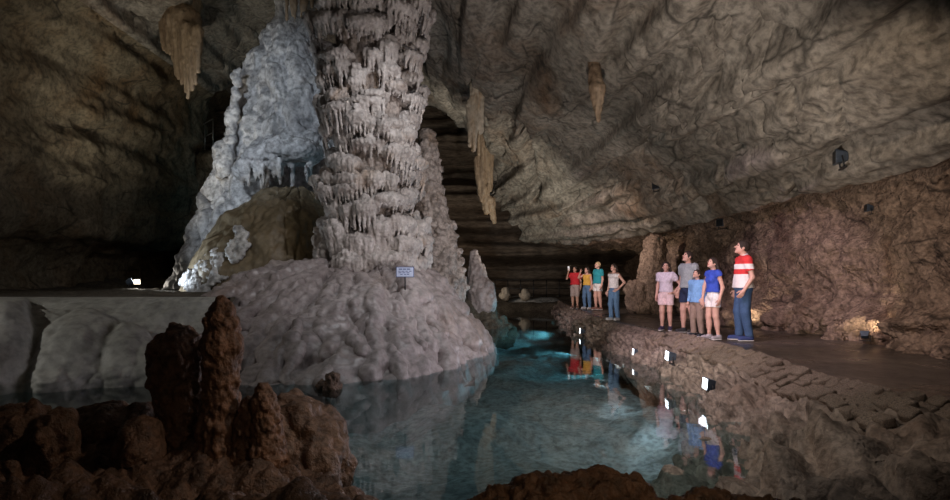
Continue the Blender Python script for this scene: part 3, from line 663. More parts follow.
# stalactites ------------------------------------------------------
def stalactite(name, label, tips, mat, h=.03, k=.06, group=None, cat='stalactite', flute=.05, fsc=.12):
    A = np.array([a for a, b, r0, r1 in tips]+[b for a, b, r0, r1 in tips]); rm = max(r0 for a, b, r0, r1 in tips)
    s = SDF(A.min(0)-rm-.15, A.max(0)+rm+.15, h)
    for a, b, r0, r1 in tips: s.cone(a, b, r0, r1, k)
    org = tips[0][0]
    o = sdf_obj(name, s, mat, None, lambda V: flute*noise3(V/np.array((fsc, fsc, fsc*8)))+.02*fbm(V/.1, 2), org); o.location = org
    tag(o, label, cat, group); return o
rnd = random.Random(21)
def fringe(px0, px1, ytop, ybot, d0, d1, n, r, seed):
    q = random.Random(seed); L = []
    for k in range(n):
        t = (k+.5)/n; px = px0+(px1-px0)*t; d = d0+(d1-d0)*t
        L.append((P(px-.2*(px-(px0+px1)/2)*0, ytop(t), d), P(px+q.uniform(-1, 1), ybot(t)+q.uniform(-6, 4), d-.05), r*q.uniform(.9, 1.3), r*q.uniform(.3, .5)))
    return L
WD = min(wall_hit(182, 40).y, wall_hit(170, 20).y)-.1
T_ = fringe(163, 199, lambda t: 18+14*t, lambda t: np.interp(t, [0, .3, .7, 1], [45, 66, 100, 66]), WD, WD-.9, 12, .15, 1)
T_ += [(P(180, -12, WD+.6), P(180, 22, WD-.1), .8, .5), (P(188, 20, WD-.2), P(187, 62, WD-.5), .42, .22), (P(172, 14, WD), P(174, 36, WD-.1), .4, .22)]
stalactite('stalactite', 'broad fluted orange brown stalactite drapery hanging from the upper left ceiling', T_, M['orange'], .04, .09)
ds = min(wall_hit(474, 92, 3, 9).y, wall_hit(478, 110, 3, 9).y, 24.5)-.35
T_ = [(P(476, 84, ds), P(474, 150, ds), .20, .06), (P(470, 104, ds), P(470, 146, ds), .12, .05), (P(480, 96, ds), P(481, 132, ds), .14, .07), (P(477, 92, ds), P(477, 128, ds), .14, .08)]
stalactite('stalactite', 'pale ribbed stalactite hanging at the ceiling edge, above the orange one', T_, M['pale'], .03, .05)
T_ = [(P(484, 128, 25.0), P(482, 200, 24.8), .34, .12), (P(477, 160, 24.9), P(479, 194, 24.8), .16, .08), (P(490, 150, 25), P(490, 190, 24.9), .2, .1), (P(484, 190, 24.9), P(487, 212, 25), .24, .12), (P(490, 200, 25), P(494, 222, 25.4), .2, .1)]
stalactite('stalactite', 'orange brown stalactite cluster hanging below the pale one at the ceiling edge', T_, M['orange'], .03, .06)
w_ = wall_hit(594, 66, 3)
T_ = [(P(593, 58, w_.y), P(597, 90, w_.y-.4), .10, .16), (P(597, 90, w_.y-.4), P(598, 122, w_.y-.5), .16, .03)]
stalactite('stalactite', 'single carrot shaped stalactite on the sloping ceiling over the pool', T_, M['orange'], .02, .05, flute=.02)
T_ = [(P(288+4*k, -26, 17.0), P(288+4*k+rnd.uniform(-2, 2), rnd.uniform(6, 26), 16.9), .09, .03) for k in range(8)]
stalactite('stalactite', 'ragged golden stalactites hanging between the white mass and column top', T_, M['orange'], .03, .06, cat='stalactites')

# foreground rock ------------------------------------------------------
def build_ledge():
    x = np.linspace(-5.4, 1.7, 420); y = np.linspace(1.0, 6.8, 340); Y, X = np.meshgrid(y, x, indexing='ij'); G = np.stack([X, Y, 0*X], -1)
    ex = np.interp(Y, [1, 3, 4.3, 5, 5.8, 6.8], [.1, -.35, -.85, -1.15, -1.65, -2.6])+.35*fbm(G/.8+4, 3)   # right edge where it dips into the pool
    z = -.54+.33*sstep(.25, -.9, X-ex)-.10*sstep(-1.8, -3.2, X)-.55*sstep(5.2, 6.2, Y+.2*noise3(G/.6))+.12*sstep(4.4, 3.2, Y)
    z -= 1.0*sstep(-.25, .45, X-ex)
    G[..., 2] = z; N = grid_normals(G); N = np.where(N[..., 2:3] < 0, -N, N)
    c1, c2 = cells(G/.34+.3*fbm(G/.5, 2)[..., None])
    D = .20*fbm(G/.7, 4)+.10*(np.sqrt(np.clip(c2-c1, 0, 1))-.4)+.05*billow(G/.12, 3)
    V = G+N*D[..., None]
    struct(link('rock_ledge', new_mesh('rock_ledge', V, grid_faces(340, 420)), M['fg']))
build_ledge()
def S(px, py, d): return np.array(P(px, py, d))
FG = 'red brown foreground stalagmites'
knobby('stalagmite', 'tallest red brown stalagmite in the foreground with a rounded top', 'stalagmite',
       [[(S(222, 470, 4.6), .20), (S(219, 430, 4.6), .155), (S(222, 380, 4.6), .125), (S(221, 345, 4.6), .14), (S(222, 322, 4.6), .115), (S(222, 309, 4.6), .085)]], M['red'], .0125, .035, .034, .10, 11, FG)
knobby('stalagmite', 'broad ragged flat topped red brown stalagmite left of the tallest one', 'stalagmite',
       [[(S(176, 480, 4.8), .30), (S(184, 430, 4.8), .21), (S(182, 390, 4.8), .19), (S(178, 352, 4.8), .17), (S(180, 343, 4.8), .15)], [(S(163, 352, 4.8), .10), (S(168, 380, 4.8), .15)], [(S(196, 352, 4.8), .09), (S(192, 380, 4.8), .14)]], M['red'], .014, .05, .048, .13, 12, FG)
knobby('stalagmite', 'short knobby stalagmite with a pale cap right of the tallest one', 'stalagmite',
       [[(S(268, 460, 4.5), .15), (S(266, 420, 4.5), .10), (S(264, 400, 4.5), .085), (S(263, 391, 4.5), .06)]], M['red'], .011, .03, .035, .07, 13, FG)
knobby('stalagmite', 'stubby dark stalagmite leaning against the base of the tallest one', 'stalagmite',
       [[(S(246, 465, 4.55), .14), (S(249, 425, 4.55), .10), (S(250, 405, 4.55), .07)]], M['red'], .011, .03, .035, .07, 14, FG)
knobby('boulder', 'rounded brown boulder sloping into the pool right of the stalagmites', 'boulder',
       [[(S(296, 470, 5.1), .42), (S(294, 432, 5.1), .32)], [(S(318, 470, 4.9), .28), (S(312, 445, 5.0), .25)]], M['fg2'], .022, .12, .09, .3, 15)
knobby('boulder', 'overhanging brown boulder at the lower left corner of the picture', 'boulder',
       [[(S(15, 480, 4.1), .34), (S(22, 442, 4.1), .24)], [(S(52, 436, 4.0), .13), (S(60, 444, 4.0), .10)], [(S(8, 432, 4.3), .18), (S(36, 428, 4.2), .14)], [(S(58, 460, 4.0), .09), (S(56, 470, 4.0), .08)]], M['fg'], .018, .08, .08, .2, 16)
knobby('boulder', 'smooth dark round boulder on the ledge left of the broad stalagmite', 'boulder',
       [[(S(140, 452, 4.5), .20), (S(141, 440, 4.5), .17)]], M['fg'], .015, .06, .03, .25, 17)
knobby('boulder', 'flat dark slab of rock lying along the back of the ledge', 'boulder',
       [[(S(80, 434, 5.2), .20), (S(112, 430, 5.2), .18), (S(150, 428, 5.2), .20)], [(S(85, 420, 5.3), .1), (S(120, 417, 5.3), .1)]], M['fg'], .02, .1, .07, .3, 18)
knobby('boulder', 'long brown rock at the bottom edge of the picture in front of the pool', 'boulder',
       [[(S(480, 520, 2.7), .10), (S(540, 506, 2.7), .135), (S(600, 500, 2.75), .13), (S(632, 496, 2.8), .10)], [(S(560, 540, 2.6), .2), (S(620, 530, 2.7), .18)], [(S(660, 520, 2.7), .09), (S(700, 505, 2.7), .06), (S(722, 502, 2.7), .05)], [(S(740, 505, 2.8), .05), (S(790, 520, 2.8), .09)]], M['red'], .011, .05, .05, .12, 19)
knobby('boulder', 'small jagged dark rock at the waterline in front of the column base', 'boulder',
       [[(S(332, 388, 9.2), .14), (S(333, 378, 9.2), .10)], [(S(322, 386, 9.2), .09)]], M['fg'], .02, .05, .07, .12, 20)
knobby('boulder', 'lumpy pale rock formation against the wall between the two groups', 'boulder',
       [[(S(655, 318, 20.2), .62), (S(650, 295, 20.2), .5), (S(652, 268, 20.2), .42), (S(655, 245, 20.4), .36)], [(S(640, 305, 20), .45), (S(636, 290, 20), .35)], [(S(668, 312, 20), .4), (S(668, 300, 20), .3)]], M['wallr'], .04, .15, .12, .4, 22)
for k, (px, py, d, r, lab) in enumerate(((778, 322, 13.6, .30, 'broken rock leaning on the wall foot behind the man in stripes'), (800, 330, 12.8, .26, 'brown rock lying at the wall foot right of the man in stripes'),
        (835, 338, 11.4, .22, 'low rock left of the wall foot lamp at right'), (905, 348, 9.9, .24, 'low rock right of the wall foot lamp at right'), (690, 320, 17.5, .3, 'rock at the wall foot behind the navy shorts'), (725, 322, 15.6, .3, 'rock at the wall foot behind the girl in white shorts'))):
    bx = (px-475)/F*d
    knobby('boulder', lab, 'boulder', [[((bx, d, -.02), r), ((bx+.1, d+.1, r*.9), r*.7)]], M['wallr'], .03, .1, .09, .2, 30+k, 'rocks along the wall foot')

# ------------------------------------------------------------------ people
def cloth(name, col, rough=.85): return plain(name, col, rough, 0, 0, .18, 30)
SKIN = plain('skin', (.58, .34, .28), .55, 0, 0, .06, 20)
SKIN2 = plain('tanned_skin', (.52, .31, .23), .55, 0, 0, .06, 20)
HAIRD = plain('dark_hair', (.026, .016, .012), .8, 0, 0, .4, 60)
HAIRB = plain('brown_hair', (.075, .042, .026), .5, 0, 0, .4, 60)
HAIRF = plain('fair_hair', (.50, .36, .22), .5, 0, 0, .3, 60)
EYE = plain('eye_dark', (.02, .015, .012), .2, 0, 0, .05)
LIP = plain('lip', (.42, .17, .15), .5, 0, 0, .05)
SOLE = plain('shoe_sole', (.62, .60, .60), .7, 0, 0, .05)
def banded(name, bands):
    """cloth with woven horizontal bands, read along the garment's own height"""
    m, nt, b = mat_new(name); co = nt.nodes.new('ShaderNodeTexCoord').outputs['Object']
    sx = nt.nodes.new('ShaderNodeSeparateXYZ'); nt.links.new(co, sx.inputs[0])
    mr = nt.nodes.new('ShaderNodeMapRange'); mr.inputs[1].default_value = 0; mr.inputs[2].default_value = 2; nt.links.new(sx.outputs[2], mr.inputs[0])
    r = nt.nodes.new('ShaderNodeValToRGB'); r.color_ramp.interpolation = 'CONSTANT'; e = r.color_ramp.elements
    while len(e) < len(bands): e.new(.5)
    for k, (z, c) in enumerate(bands): e[k].position = z/2; e[k].color = (*c, 1)
    nt.links.new(mr.outputs[0], r.inputs[0]); nt.links.new(r.outputs[0], b.inputs['Base Color']); b.inputs['Roughness'].default_value = .85
    return m
def rotx(a): c, s = math.cos(a), math.sin(a); return np.array(((1, 0, 0), (0, c, -s), (0, s, c)))
def rotz(a): c, s = math.cos(a), math.sin(a); return np.array(((c, -s, 0), (s, c, 0), (0, 0, 1)))
def person(label, px, feet, head_y, rz, shirt, legs, hair, arms=None, girth=1., female=False, tilt=22, turn=0, shoe=(.02, .03, .07), skin=None, group=None, dist=None, fine=.009, stance=.055, step=.0, sleeve=.55, collar=None, long_hair=0, cap=None, hem=.47):
    """local frame: x right, y forward, z up; all lengths in fractions of the height H"""
    d = dist or F*CZ/(feet-HZ); H = (feet-head_y)/F*d; skin = skin or SKIN
    root = tag(empty('person', ((px-475)/F*d, d, .012), math.radians(rz)), label, 'person', group)
    g = girth; sh = .098*(.92 if female else 1.04)*(.5+.5*g); hipx = .050*(1.04 if female else 1)
    A = arms or {}
    # joints
    SHO = {s: np.array((s*(sh+.012), -.004, .800)) for s in (-1, 1)}
    ELB = {-1: A.get('le', (-sh-.035, -.02, .635)), 1: A.get('re', (sh+.035, -.02, .635))}
    WRI = {-1: A.get('lw', (-sh-.045, .02, .500)), 1: A.get('rw', (sh+.045, .02, .500))}
    KNE = {-1: (-stance, .012-step*.5, .285), 1: (stance, .012+step*.5, .285)}
    ANK = {-1: (-stance-.004, -.012-step, .045), 1: (stance+.004, -.012+step, .045)}
    Rh = rotz(math.radians(turn))@rotx(math.radians(tilt)); HC = np.array((0, .006, .925))+Rh@np.array((0, .004, 0))
    hp = lambda x, y, z: (HC+Rh@np.array((x, y, z)))*H
    torso = [((0, -.004, .525), (.094*g*(1.04 if female else 1), .066*g, .066)), ((0, .002, .62), (.080*g*(.93 if female else 1.02), .058*g, .095)), ((0, .0, .725), (.094*g*(.95 if female else 1.03), .062*g, .092))]
    limb = lambda s, a, b, ra, rb, inf=0, **kw: s.cone(np.array(a)*H, np.array(b)*H, (ra+inf)*H, (rb+inf)*H, **kw)
    box = lambda z0, z1, w=.36: SDF((-w*H, -.24*H, z0*H), (w*H, .30*H, z1*H), fine)
    lr = (.054*math.sqrt(g), .036*(.6+.4*g), .021)
    # one continuous body
    s = box(-.01, 1.06, .40); k = .02*H
    for c, r in torso: s.ell(np.array(c)*H, np.array(r)*H, .03*H)
    limb(s, (-sh+.005, -.004, .797), (sh-.005, -.004, .797), .040, .040, k=.03*H)
    if female:
        for q in (-1, 1): s.ell(np.array((q*.040, .048, .725))*H, np.array((.032, .026, .030))*H, .02*H)
    limb(s, (0, -.012, .80), (HC[0], HC[1]-.008, .89), .034, .030, k=.02*H)
    s.ell(hp(0, -.006, .012), np.array((.0455, .058, .054))*H, .012*H, Rh)
    s.ell(hp(0, .012, -.028), np.array((.035, .038, .040))*H, .016*H, Rh)
    s.cone(hp(0, .048, .006), hp(0, .062, -.014), .005*H, .009*H, .008*H)                 # nose
    s.cone(hp(-.014, .046, -.034), hp(.014, .046, -.034), .006*H, .006*H, .006*H)          # lips
    s.ell(hp(0, .040, -.058), np.array((.014, .012, .012))*H, .012*H, Rh)                  # chin
    for q in (-1, 1):
        s.ell(hp(q*.046, -.004, -.004), np.array((.008, .013, .020))*H, .008*H, Rh)        # ears
        s.ell(hp(q*.018, .060, .008), np.array((.012, .010, .008))*H, .008*H, Rh, 's')      # eye sockets
        limb(s, SHO[q], ELB[q], .029*(.5+.5*g), .022, k=k); limb(s, ELB[q], WRI[q], .023, .0155, k=.012*H)
        limb(s, (q*hipx, 0, .50), KNE[q], lr[0], lr[1], k=.022*H); limb(s, KNE[q], ANK[q], lr[1], lr[2], k=.02*H)
        s.ell((np.array(KNE[q])*.62+np.array(ANK[q])*.38-np.array((0, .010, 0)))*H, np.array((.030, .034, .07))*H, .02*H)
        limb(s, (ANK[q][0], ANK[q][1]-.012, .026), (ANK[q][0]+q*.012, ANK[q][1]+.085, .019), .024, .019, k=.015*H)
    V, Q = s.mesh()
    # hands on a finer field, grown out of the wrists, joined to the same mesh
    for q in (-1, 1):
        w = np.array(WRI[q])*H; dr = np.array(WRI[q])-np.array(ELB[q]); dr = dr/np.linalg.norm(dr)
        hd = A.get('rh' if q > 0 else 'lh'); dr = np.array(hd, float)/np.linalg.norm(hd) if hd is not None else dr
        pn = np.array((-q, .25, 0)); pn = pn-dr*(pn@dr); pn /= max(np.linalg.norm(pn), 1e-6); sd = np.cross(dr, pn)*q   # palm faces the thigh; sd towards the thumb
        if sd[1] < 0 and abs(dr[2]) > .5 and dr[2] < 0: sd = -sd
        hs = .105*H; f = SDF(w-hs*1.5, w+hs*1.5, max(.0042, fine*.55)); kk = .008
        f.cone(w-dr*.02*H, w+dr*.02*H, .0155*H, .016*H, kk)
        for u in (-1.2, -.4, .4, 1.2): f.cone(w+dr*.008*H+sd*u*.009*H, w+dr*.050*H+sd*u*.0135*H, .0105*H, .0092*H, .010)
        for u, L in ((1.3, .036), (.45, .042), (-.42, .039), (-1.25, .030)):
            b0 = w+dr*.052*H+sd*u*.0135*H; b1 = b0+(dr*.85+pn*.35)/.92*L*.55*H; b2 = b1+(dr*.6+pn*.75)/.96*L*.5*H
            f.cone(b0, b1, .0066*H, .0060*H, .004); f.cone(b1, b2, .0060*H, .0050*H, .004)
        t0 = w+dr*.016*H+sd*.016*H; t1 = t0+(dr*.6+sd*.75+pn*.2)*.026*H; t2 = t1+(dr*.9+sd*.2+pn*.3)*.024*H
        f.cone(t0, t1, .0085*H, .0070*H, .008); f.cone(t1, t2, .0068*H, .0054*H, .004)
        v2, q2 = f.mesh(); Q = np.concatenate([Q, q2+len(V)]); V = np.concatenate([V, v2])
    link('body', new_mesh('body', V, Q), skin, root)
    # eyes and mouth
    for q in (-1, 1):
        e = SDF(hp(q*.018, .046, .008)-.03, hp(q*.018, .046, .008)+.03, .004); e.ell(hp(q*.018, .0475, .008), np.array((.0085, .006, .0055))*H, .002, Rh); v, f = e.mesh(); link('eye', new_mesh('eye', v, f), EYE, root)
    e = SDF(hp(0, .048, -.034)-.05, hp(0, .048, -.034)+.05, .005); e.cone(hp(-.013, .0505, -.034), hp(.013, .0505, -.034), .0055*H, .0055*H, .002); v, f = e.mesh(); link('mouth', new_mesh('mouth', v, f), LIP, root)
    # shirt
    inf = .011
    s = box(hem-.03, .90, .36)
    for c, r in torso: s.ell(np.array(c)*H, (np.array(r)+inf)*H, .03*H)
    if female:
        for q in (-1, 1): s.ell(np.array((q*.040, .048, .725))*H, np.array((.036, .034, .034))*H, .03*H)
    s.cone(np.array((0, 0, .66))*H, np.array((0, 0, hem))*H, .076*g*H, .096*g*H, .03*H, sq=(1.14, .86, 1))
    limb(s, (-sh+.005, -.004, .797), (sh-.005, -.004, .797), .040, .040, inf*.7, k=.03*H)
    neckz = .845 if collar is not None or sleeve > 0 else .815
    s.cone(np.array((0, -.010, .80))*H, np.array((0, -.006, neckz))*H, .046*H, .040*H, .02*H)
    hz = hem*H
    s.cut(lambda p: np.maximum(hz-p[..., 2], p[..., 2]-neckz*H))
    if sleeve > 0:
        for q in (-1, 1):
            e = np.array(ELB[q]); wv = np.array(WRI[q]); so = SHO[q]
            if sleeve <= 1: limb(s, so, so+(e-so)*sleeve, .031*(.5+.5*g), .032, inf, k=.02*H, flat=True)
            else:
                limb(s, so, e, .031, .025, inf, k=.02*H); limb(s, e, e+(wv-e)*(sleeve-1), .025, .020, inf*.8, k=.015*H, flat=True)
    V, Q = s.mesh(); V = V+mesh_normals(V, Q)*(.010*noise3(V/np.array((.09, .09, .22))*(1.7/H))+.006*noise3(V/.05))[:, None]
    so_ = link('shirt', new_mesh('shirt', V, Q), shirt, root)
    if collar is not None:
        s = box(.80, .89, .2); s.cone(np.array((0, -.012, .835))*H, np.array((0, -.004, .858))*H, .047*H, .041*H, .008*H, flat=True); V, Q = s.mesh(); link('collar', new_mesh('collar', V, Q), collar, so_)
    # trousers or shorts
    mat, kind, cut = legs
    s = box(cut-.02, .64, .26)
    s.ell(np.array((0, -.006, .525))*H, np.array((.100*g*(1.04 if female else 1), .074*g, .066))*H, .03*H)
    s.cone(np.array((0, 0, .53))*H, np.array((0, 0, .60))*H, .083*g*H, .076*g*H, .02*H, sq=(1.08, .80, 1))
    for q in (-1, 1):
        kn, an = np.array(KNE[q]), np.array(ANK[q]); hp_ = np.array((q*hipx, -.002, .50))
        if kind == 'shorts':
            t = (.50-cut)/(.50-kn[2]); en = hp_+(kn-hp_)*t; en_r = lr[0]+(lr[1]-lr[0])*t
            s.cone(hp_*H, en*H, (lr[0]+inf)*H, (en_r+.014)*H, .007*H)
        else:
            t = (kn[2]-cut)/(kn[2]-an[2]); en = kn+(an-kn)*min(1, t)
            s.cone(hp_*H, kn*H, (lr[0]+.008)*H, (lr[1]+.010)*H, .012*H); s.cone(kn*H, en*H, (lr[1]+.012)*H, (lr[1]-(lr[1]-lr[2])*t*.75+.012)*H, .015*H)
    s.cut(lambda p: np.maximum(cut*H-p[..., 2], p[..., 2]-.60*H))
    V, Q = s.mesh(); V = V+mesh_normals(V, Q)*(.010*noise3(V/np.array((.08, .08, .14))*(1.7/H)))[:, None]
    link('shorts' if kind == 'shorts' else 'trousers', new_mesh('trousers', V, Q), mat, root)
    # shoes
    smat = cloth('shoe_cloth', shoe)
    for q in (-1, 1):
        an = np.array(ANK[q]); s = box(-.01, .09, .22)
        a, b = np.array((an[0], an[1]-.016, .030)), np.array((an[0]+q*.013, an[1]+.086, .022))
        s.cone(a*H, b*H, .029*H, .025*H, .01*H); s.cone(np.array((an[0], an[1], .03))*H, np.array((an[0], an[1]-.002, .062))*H, .029*H, .028*H, .015*H, flat=True)
        s.cut(lambda p: .006-p[..., 2]); V, Q = s.mesh(); o = link('shoe', new_mesh('shoe', V, Q), smat, root)
        s = SDF((-.25*H, -.24*H, -.012), (.25*H, .30*H, .04), .006); s.cone(a*H*(1, 1, 0)+np.array((0, 0, .012)), b*H*(1, 1, 0)+np.array((0, 0, .012)), .031*H, .027*H, .004); s.cut(lambda p: np.maximum(-p[..., 2], p[..., 2]-.018))
        V, Q = s.mesh(); link('sole', new_mesh('sole', V, Q), SOLE, o)
    # hair
    s = SDF((-.16*H, -.2*H, .66*H), (.16*H, .16*H, 1.07*H), max(.006, fine*.8))
    s.ell(hp(0, -.010, .018), np.array((.053, .063, .059))*H, .01*H, Rh)
    sl, gg = s.win((-.16*H, -.2*H, .66*H), (.16*H, .16*H, 1.07*H)); lc = (gg/H-HC)@Rh
    face = np.sqrt((lc[..., 0]/.043)**2+((lc[..., 1]-.064)/.060)**2+((lc[..., 2]+.020)/.058)**2)-1
    s.F[sl] = np.maximum(s.F[sl], -face*.045*H); s.F[sl] = np.maximum(s.F[sl], (-.030-lc[..., 2]-(0 if long_hair else .35*(-lc[..., 1])))*H)
    if long_hair:
        for u in (-.030, 0, .030): s.cone(hp(u, -.036, .02), np.array((u*1.2, -.06 if not long_hair > 1 else -.092, .925-.10*long_hair))*H, .026*H, .016*H, .02*H)
        for u in (-1, 1): s.cone(hp(u*.044, -.008, .02), np.array((u*.066, -.066 if long_hair > 1 else -.03, .925-.095*long_hair))*H, .020*H, .018*H, .015*H)
    V, Q = s.mesh(); V = V+mesh_normals(V, Q)*(.007*noise3(V/np.array((.018, .018, .09))))[:, None]
    link('hair', new_mesh('hair', V, Q), hair, root)
    return root, H
NEAR, FAR = 'visitors standing nearest on the walkway', 'visitors standing further along the walkway'
JEAN = cloth('blue_denim', (.04, .085, .185)); JEANL = cloth('light_denim', (.09, .17, .31)); WHITE = cloth('white_cotton', (.74, .70, .72)); NAVY = cloth('navy_cotton', (.015, .025, .07))
R_, W_ = (.62, .035, .04), (.75, .70, .72)
polo = banded('striped_polo', [(0, W_), (1.22, R_), (1.315, W_), (1.41, R_)])
person('man in red and white striped polo shirt and jeans, tallest at right', 743, 341, 241, 82, polo, (JEAN, 'trousers', .045), HAIRD, collar=cloth('white_collar', W_), girth=1.16, tilt=20, shoe=(.03, .05, .16), group=NEAR,
       arms={'le': (-.150, -.045, .63), 'lw': (-.150, .035, .50), 're': (.145, -.03, .63), 'rw': (.12, .03, .50)}, step=.03, sleeve=.62, hem=.525)
person('girl in royal blue sleeveless top and white shorts with long dark hair', 713, 340, 258, 105, cloth('royal_blue_top', (.03, .07, .45)), (WHITE, 'shorts', .395), HAIRD, female=True, tilt=24, turn=5, shoe=(.34, .31, .34), group=NEAR, girth=.9, long_hair=1.9, sleeve=.18,
       arms={'le': (-.120, -.045, .635), 'lw': (-.125, .0, .49), 're': (.125, .03, .64), 'rw': (.12, .06, .50)}, step=.025, stance=.050, hem=.575)
person('small boy in light blue shirt and brown trousers, shortest of all', 697, 337, 270, 118, cloth('light_blue_shirt', (.18, .36, .68)), (cloth('khaki_trousers', (.27, .19, .16)), 'trousers', .05), HAIRD, tilt=26, turn=8, shoe=(.025, .03, .04), group=NEAR, girth=1.06, sleeve=1.9, hem=.51, step=.02)
person('man in grey t-shirt and navy shorts behind the boy', 688, 334, 252, 112, cloth('grey_tshirt', (.30, .33, .36)), (NAVY, 'shorts', .37), HAIRD, tilt=24, shoe=(.03, .03, .035), group=NEAR, girth=1.04, dist=12.7, step=.03, hem=.55)
person('girl in pale lavender t-shirt and pale pink shorts, left of the grey t-shirt', 666, 331, 262, 150, cloth('lavender_top', (.62, .55, .66)), (cloth('pink_shorts', (.74, .56, .60)), 'shorts', .37), HAIRD, female=True, tilt=12, turn=10, shoe=(.04, .03, .07), group=NEAR, girth=.95, long_hair=1.0, sleeve=.5,
       arms={'le': (-.195, -.05, .66), 'lw': (-.12, .03, .555), 'lh': (.7, .3, -.4)}, stance=.054, hem=.56)
person('woman in white tank top and blue jeans standing alone between groups', 614, 320, 263, 125, cloth('white_tank', (.66, .62, .66)), (JEANL, 'trousers', .045), HAIRD, female=True, tilt=14, shoe=(.40, .42, .46), group=FAR, girth=.92, long_hair=1.0, sleeve=0, fine=.012, dist=16.6,
       arms={'le': (-.185, -.06, .66), 'lw': (-.125, .045, .545), 'lh': (.5, .5, -.5)}, step=.02, hem=.565)
person('fair haired person in teal t-shirt and white shorts in the far group', 598, 309, 261, 115, cloth('teal_tshirt', (.02, .26, .33)), (WHITE, 'shorts', .39), HAIRF, female=True, tilt=16, shoe=(.20, .10, .08), group=FAR, girth=1.2, fine=.013, sleeve=.6, dist=22.2, step=.02, hem=.545)
person('woman in yellow tank top and jeans with one hand raised to her head', 587, 308, 266, 130, cloth('yellow_tank', (.66, .38, .07)), (JEANL, 'trousers', .045), HAIRD, female=True, tilt=14, shoe=(.45, .45, .48), group=FAR, girth=1., fine=.013, sleeve=0, dist=22.8, stance=.075, long_hair=.8, hem=.565,
       arms={'re': (.185, .09, .74), 'rw': (.11, .11, .87), 'rh': (-.2, .1, .9)})
pr, pH = person('person in red t-shirt and khaki shorts lifting a phone at the far left', 575, 306, 264, 150, cloth('red_tshirt', (.50, .02, .03)), (cloth('khaki_shorts', (.36, .29, .27)), 'shorts', .28), HAIRD, tilt=10, shoe=(.22, .12, .09), group=FAR, girth=1.08, fine=.013, sleeve=.6, dist=23.4, skin=SKIN2, hem=.56,
       arms={'re': (.180, .07, .70), 'rw': (.115, .13, .86), 'rh': (-.25, .15, .8)})
def bevel_box(name, size, mat, parent=None, loc=(0, 0, 0), rot=(0, 0, 0), bev=.006, taper=1.):
    import bmesh
    bm = bmesh.new(); bmesh.ops.create_cube(bm, size=1)
    for v in bm.verts:
        k = taper if v.co.y > 0 else 1.
        v.co = Vector((v.co.x*size[0]*k, v.co.y*size[1], v.co.z*size[2]*k))
    bmesh.ops.bevel(bm, geom=bm.edges[:]+bm.verts[:], offset=bev, segments=2, affect='EDGES', profile=.6)
    me = bpy.data.meshes.new(name); bm.to_mesh(me); bm.free()
    for p in me.polygons: p.use_smooth = False
    o = link(name, me, mat, parent); o.location = loc; o.rotation_euler = rot; return o
def rod(name, a, b, r, mat, parent, n=10):
    a, b = Vector(a), Vector(b); d = (b-a); q = d.to_track_quat('Z', 'Y').to_matrix(); V = []
    for e in (a, b):
        for k in range(n): t = 2*math.pi*k/n; V.append(e+q@Vector((math.cos(t)*r, math.sin(t)*r, 0)))
    V = [tuple(v) for v in V]; V += [tuple(a), tuple(b)]; Q = []
    for k in range(n): j = (k+1) % n; Q += [(k, j, n+j), (k, n+j, n+k), (2*n, j, k), (2*n+1, n+k, n+j)]
    return link(name, new_mesh(name, V, Q, False), mat, parent)
hand = pr.matrix_basis @ Vector((.10*pH, .15*pH, .945*pH))
ph = tag(empty('phone', hand, math.radians(150)), 'pale phone held up by the person in red', 'phone')
bevel_box('phone_case', (.085, .014, .16), plain('phone_white', (.8, .82, .85), .3), ph, (0, 0, 0)); bevel_box('lens', (.014, .006, .014), M['lens'], ph, (.02, .009, .05), bev=.002)

# ------------------------------------------------------------------ lamps
def flood(label, loc, aim, size=.16, group=None, power=0, color=COOL, angle=100, lens='lens', reach=.16):
    """boxy floodlight: housing, bright lens, yoke and foot; lens looks along local -y"""
    v = Vector(aim)-Vector(loc); rz = math.atan2(v.x, -v.y)
    root = tag(empty('floodlight', loc, rz), label, 'lamp', group); pitch = math.atan2(v.z, math.hypot(v.x, v.y))
    h = bevel_box('housing', (size*1.25, size*.8, size), M['bluegrey'], root, (0, size*.4, 0), (-pitch, 0, 0), size*.05, .62)
    bevel_box('lens', (size*1.08, size*.05, size*.84), M[lens], h, (0, -size*.41, 0), (0, 0, 0), size*.02)
    for s in (-1, 1): rod('yoke_arm', (s*size*.68, size*.35, 0), (s*size*.68, size*.5, -size*.8), size*.05, M['black'], root)
    bevel_box('foot', (size*1.5, size*.3, size*.08), M['black'], root, (0, size*.5, -size*.8), (0, 0, 0), size*.02)
    if power:
        d = Vector(v).normalized(); L = spot('lamp_light', Vector(loc)+d*(size*.12), Vector(loc)+d, power, color, angle, .5, size*.4)
        mw = L.matrix_basis.copy(); L.parent = root; bpy.context.view_layer.update(); L.matrix_parent_inverse = root.matrix_basis.inverted()
    return root
PG = 'pool floodlights along the retaining wall'
for px, py, d, size, pw, lab in ((705, 384, 8.15, .17, 125, 'largest and nearest pool floodlight on the rubble wall, bright white lens'), (667, 356, 10.0, .17, 140, 'second nearest pool floodlight on the rubble wall'),
                             (633, 352, 12.2, .14, 140, 'small pool floodlight low on the rubble wall, third from the front'), (580, 331, 17.6, .16, 150, 'farthest pool floodlight with a white lens below the far group')):
    p = P(px, py, d); flood(lab, p, (p[0]-4.0, p[1]+.2, p[2]+.35), size, PG, pw, (.96, .90, 1.0), 150)
WG = 'lamps at the foot of the walls'
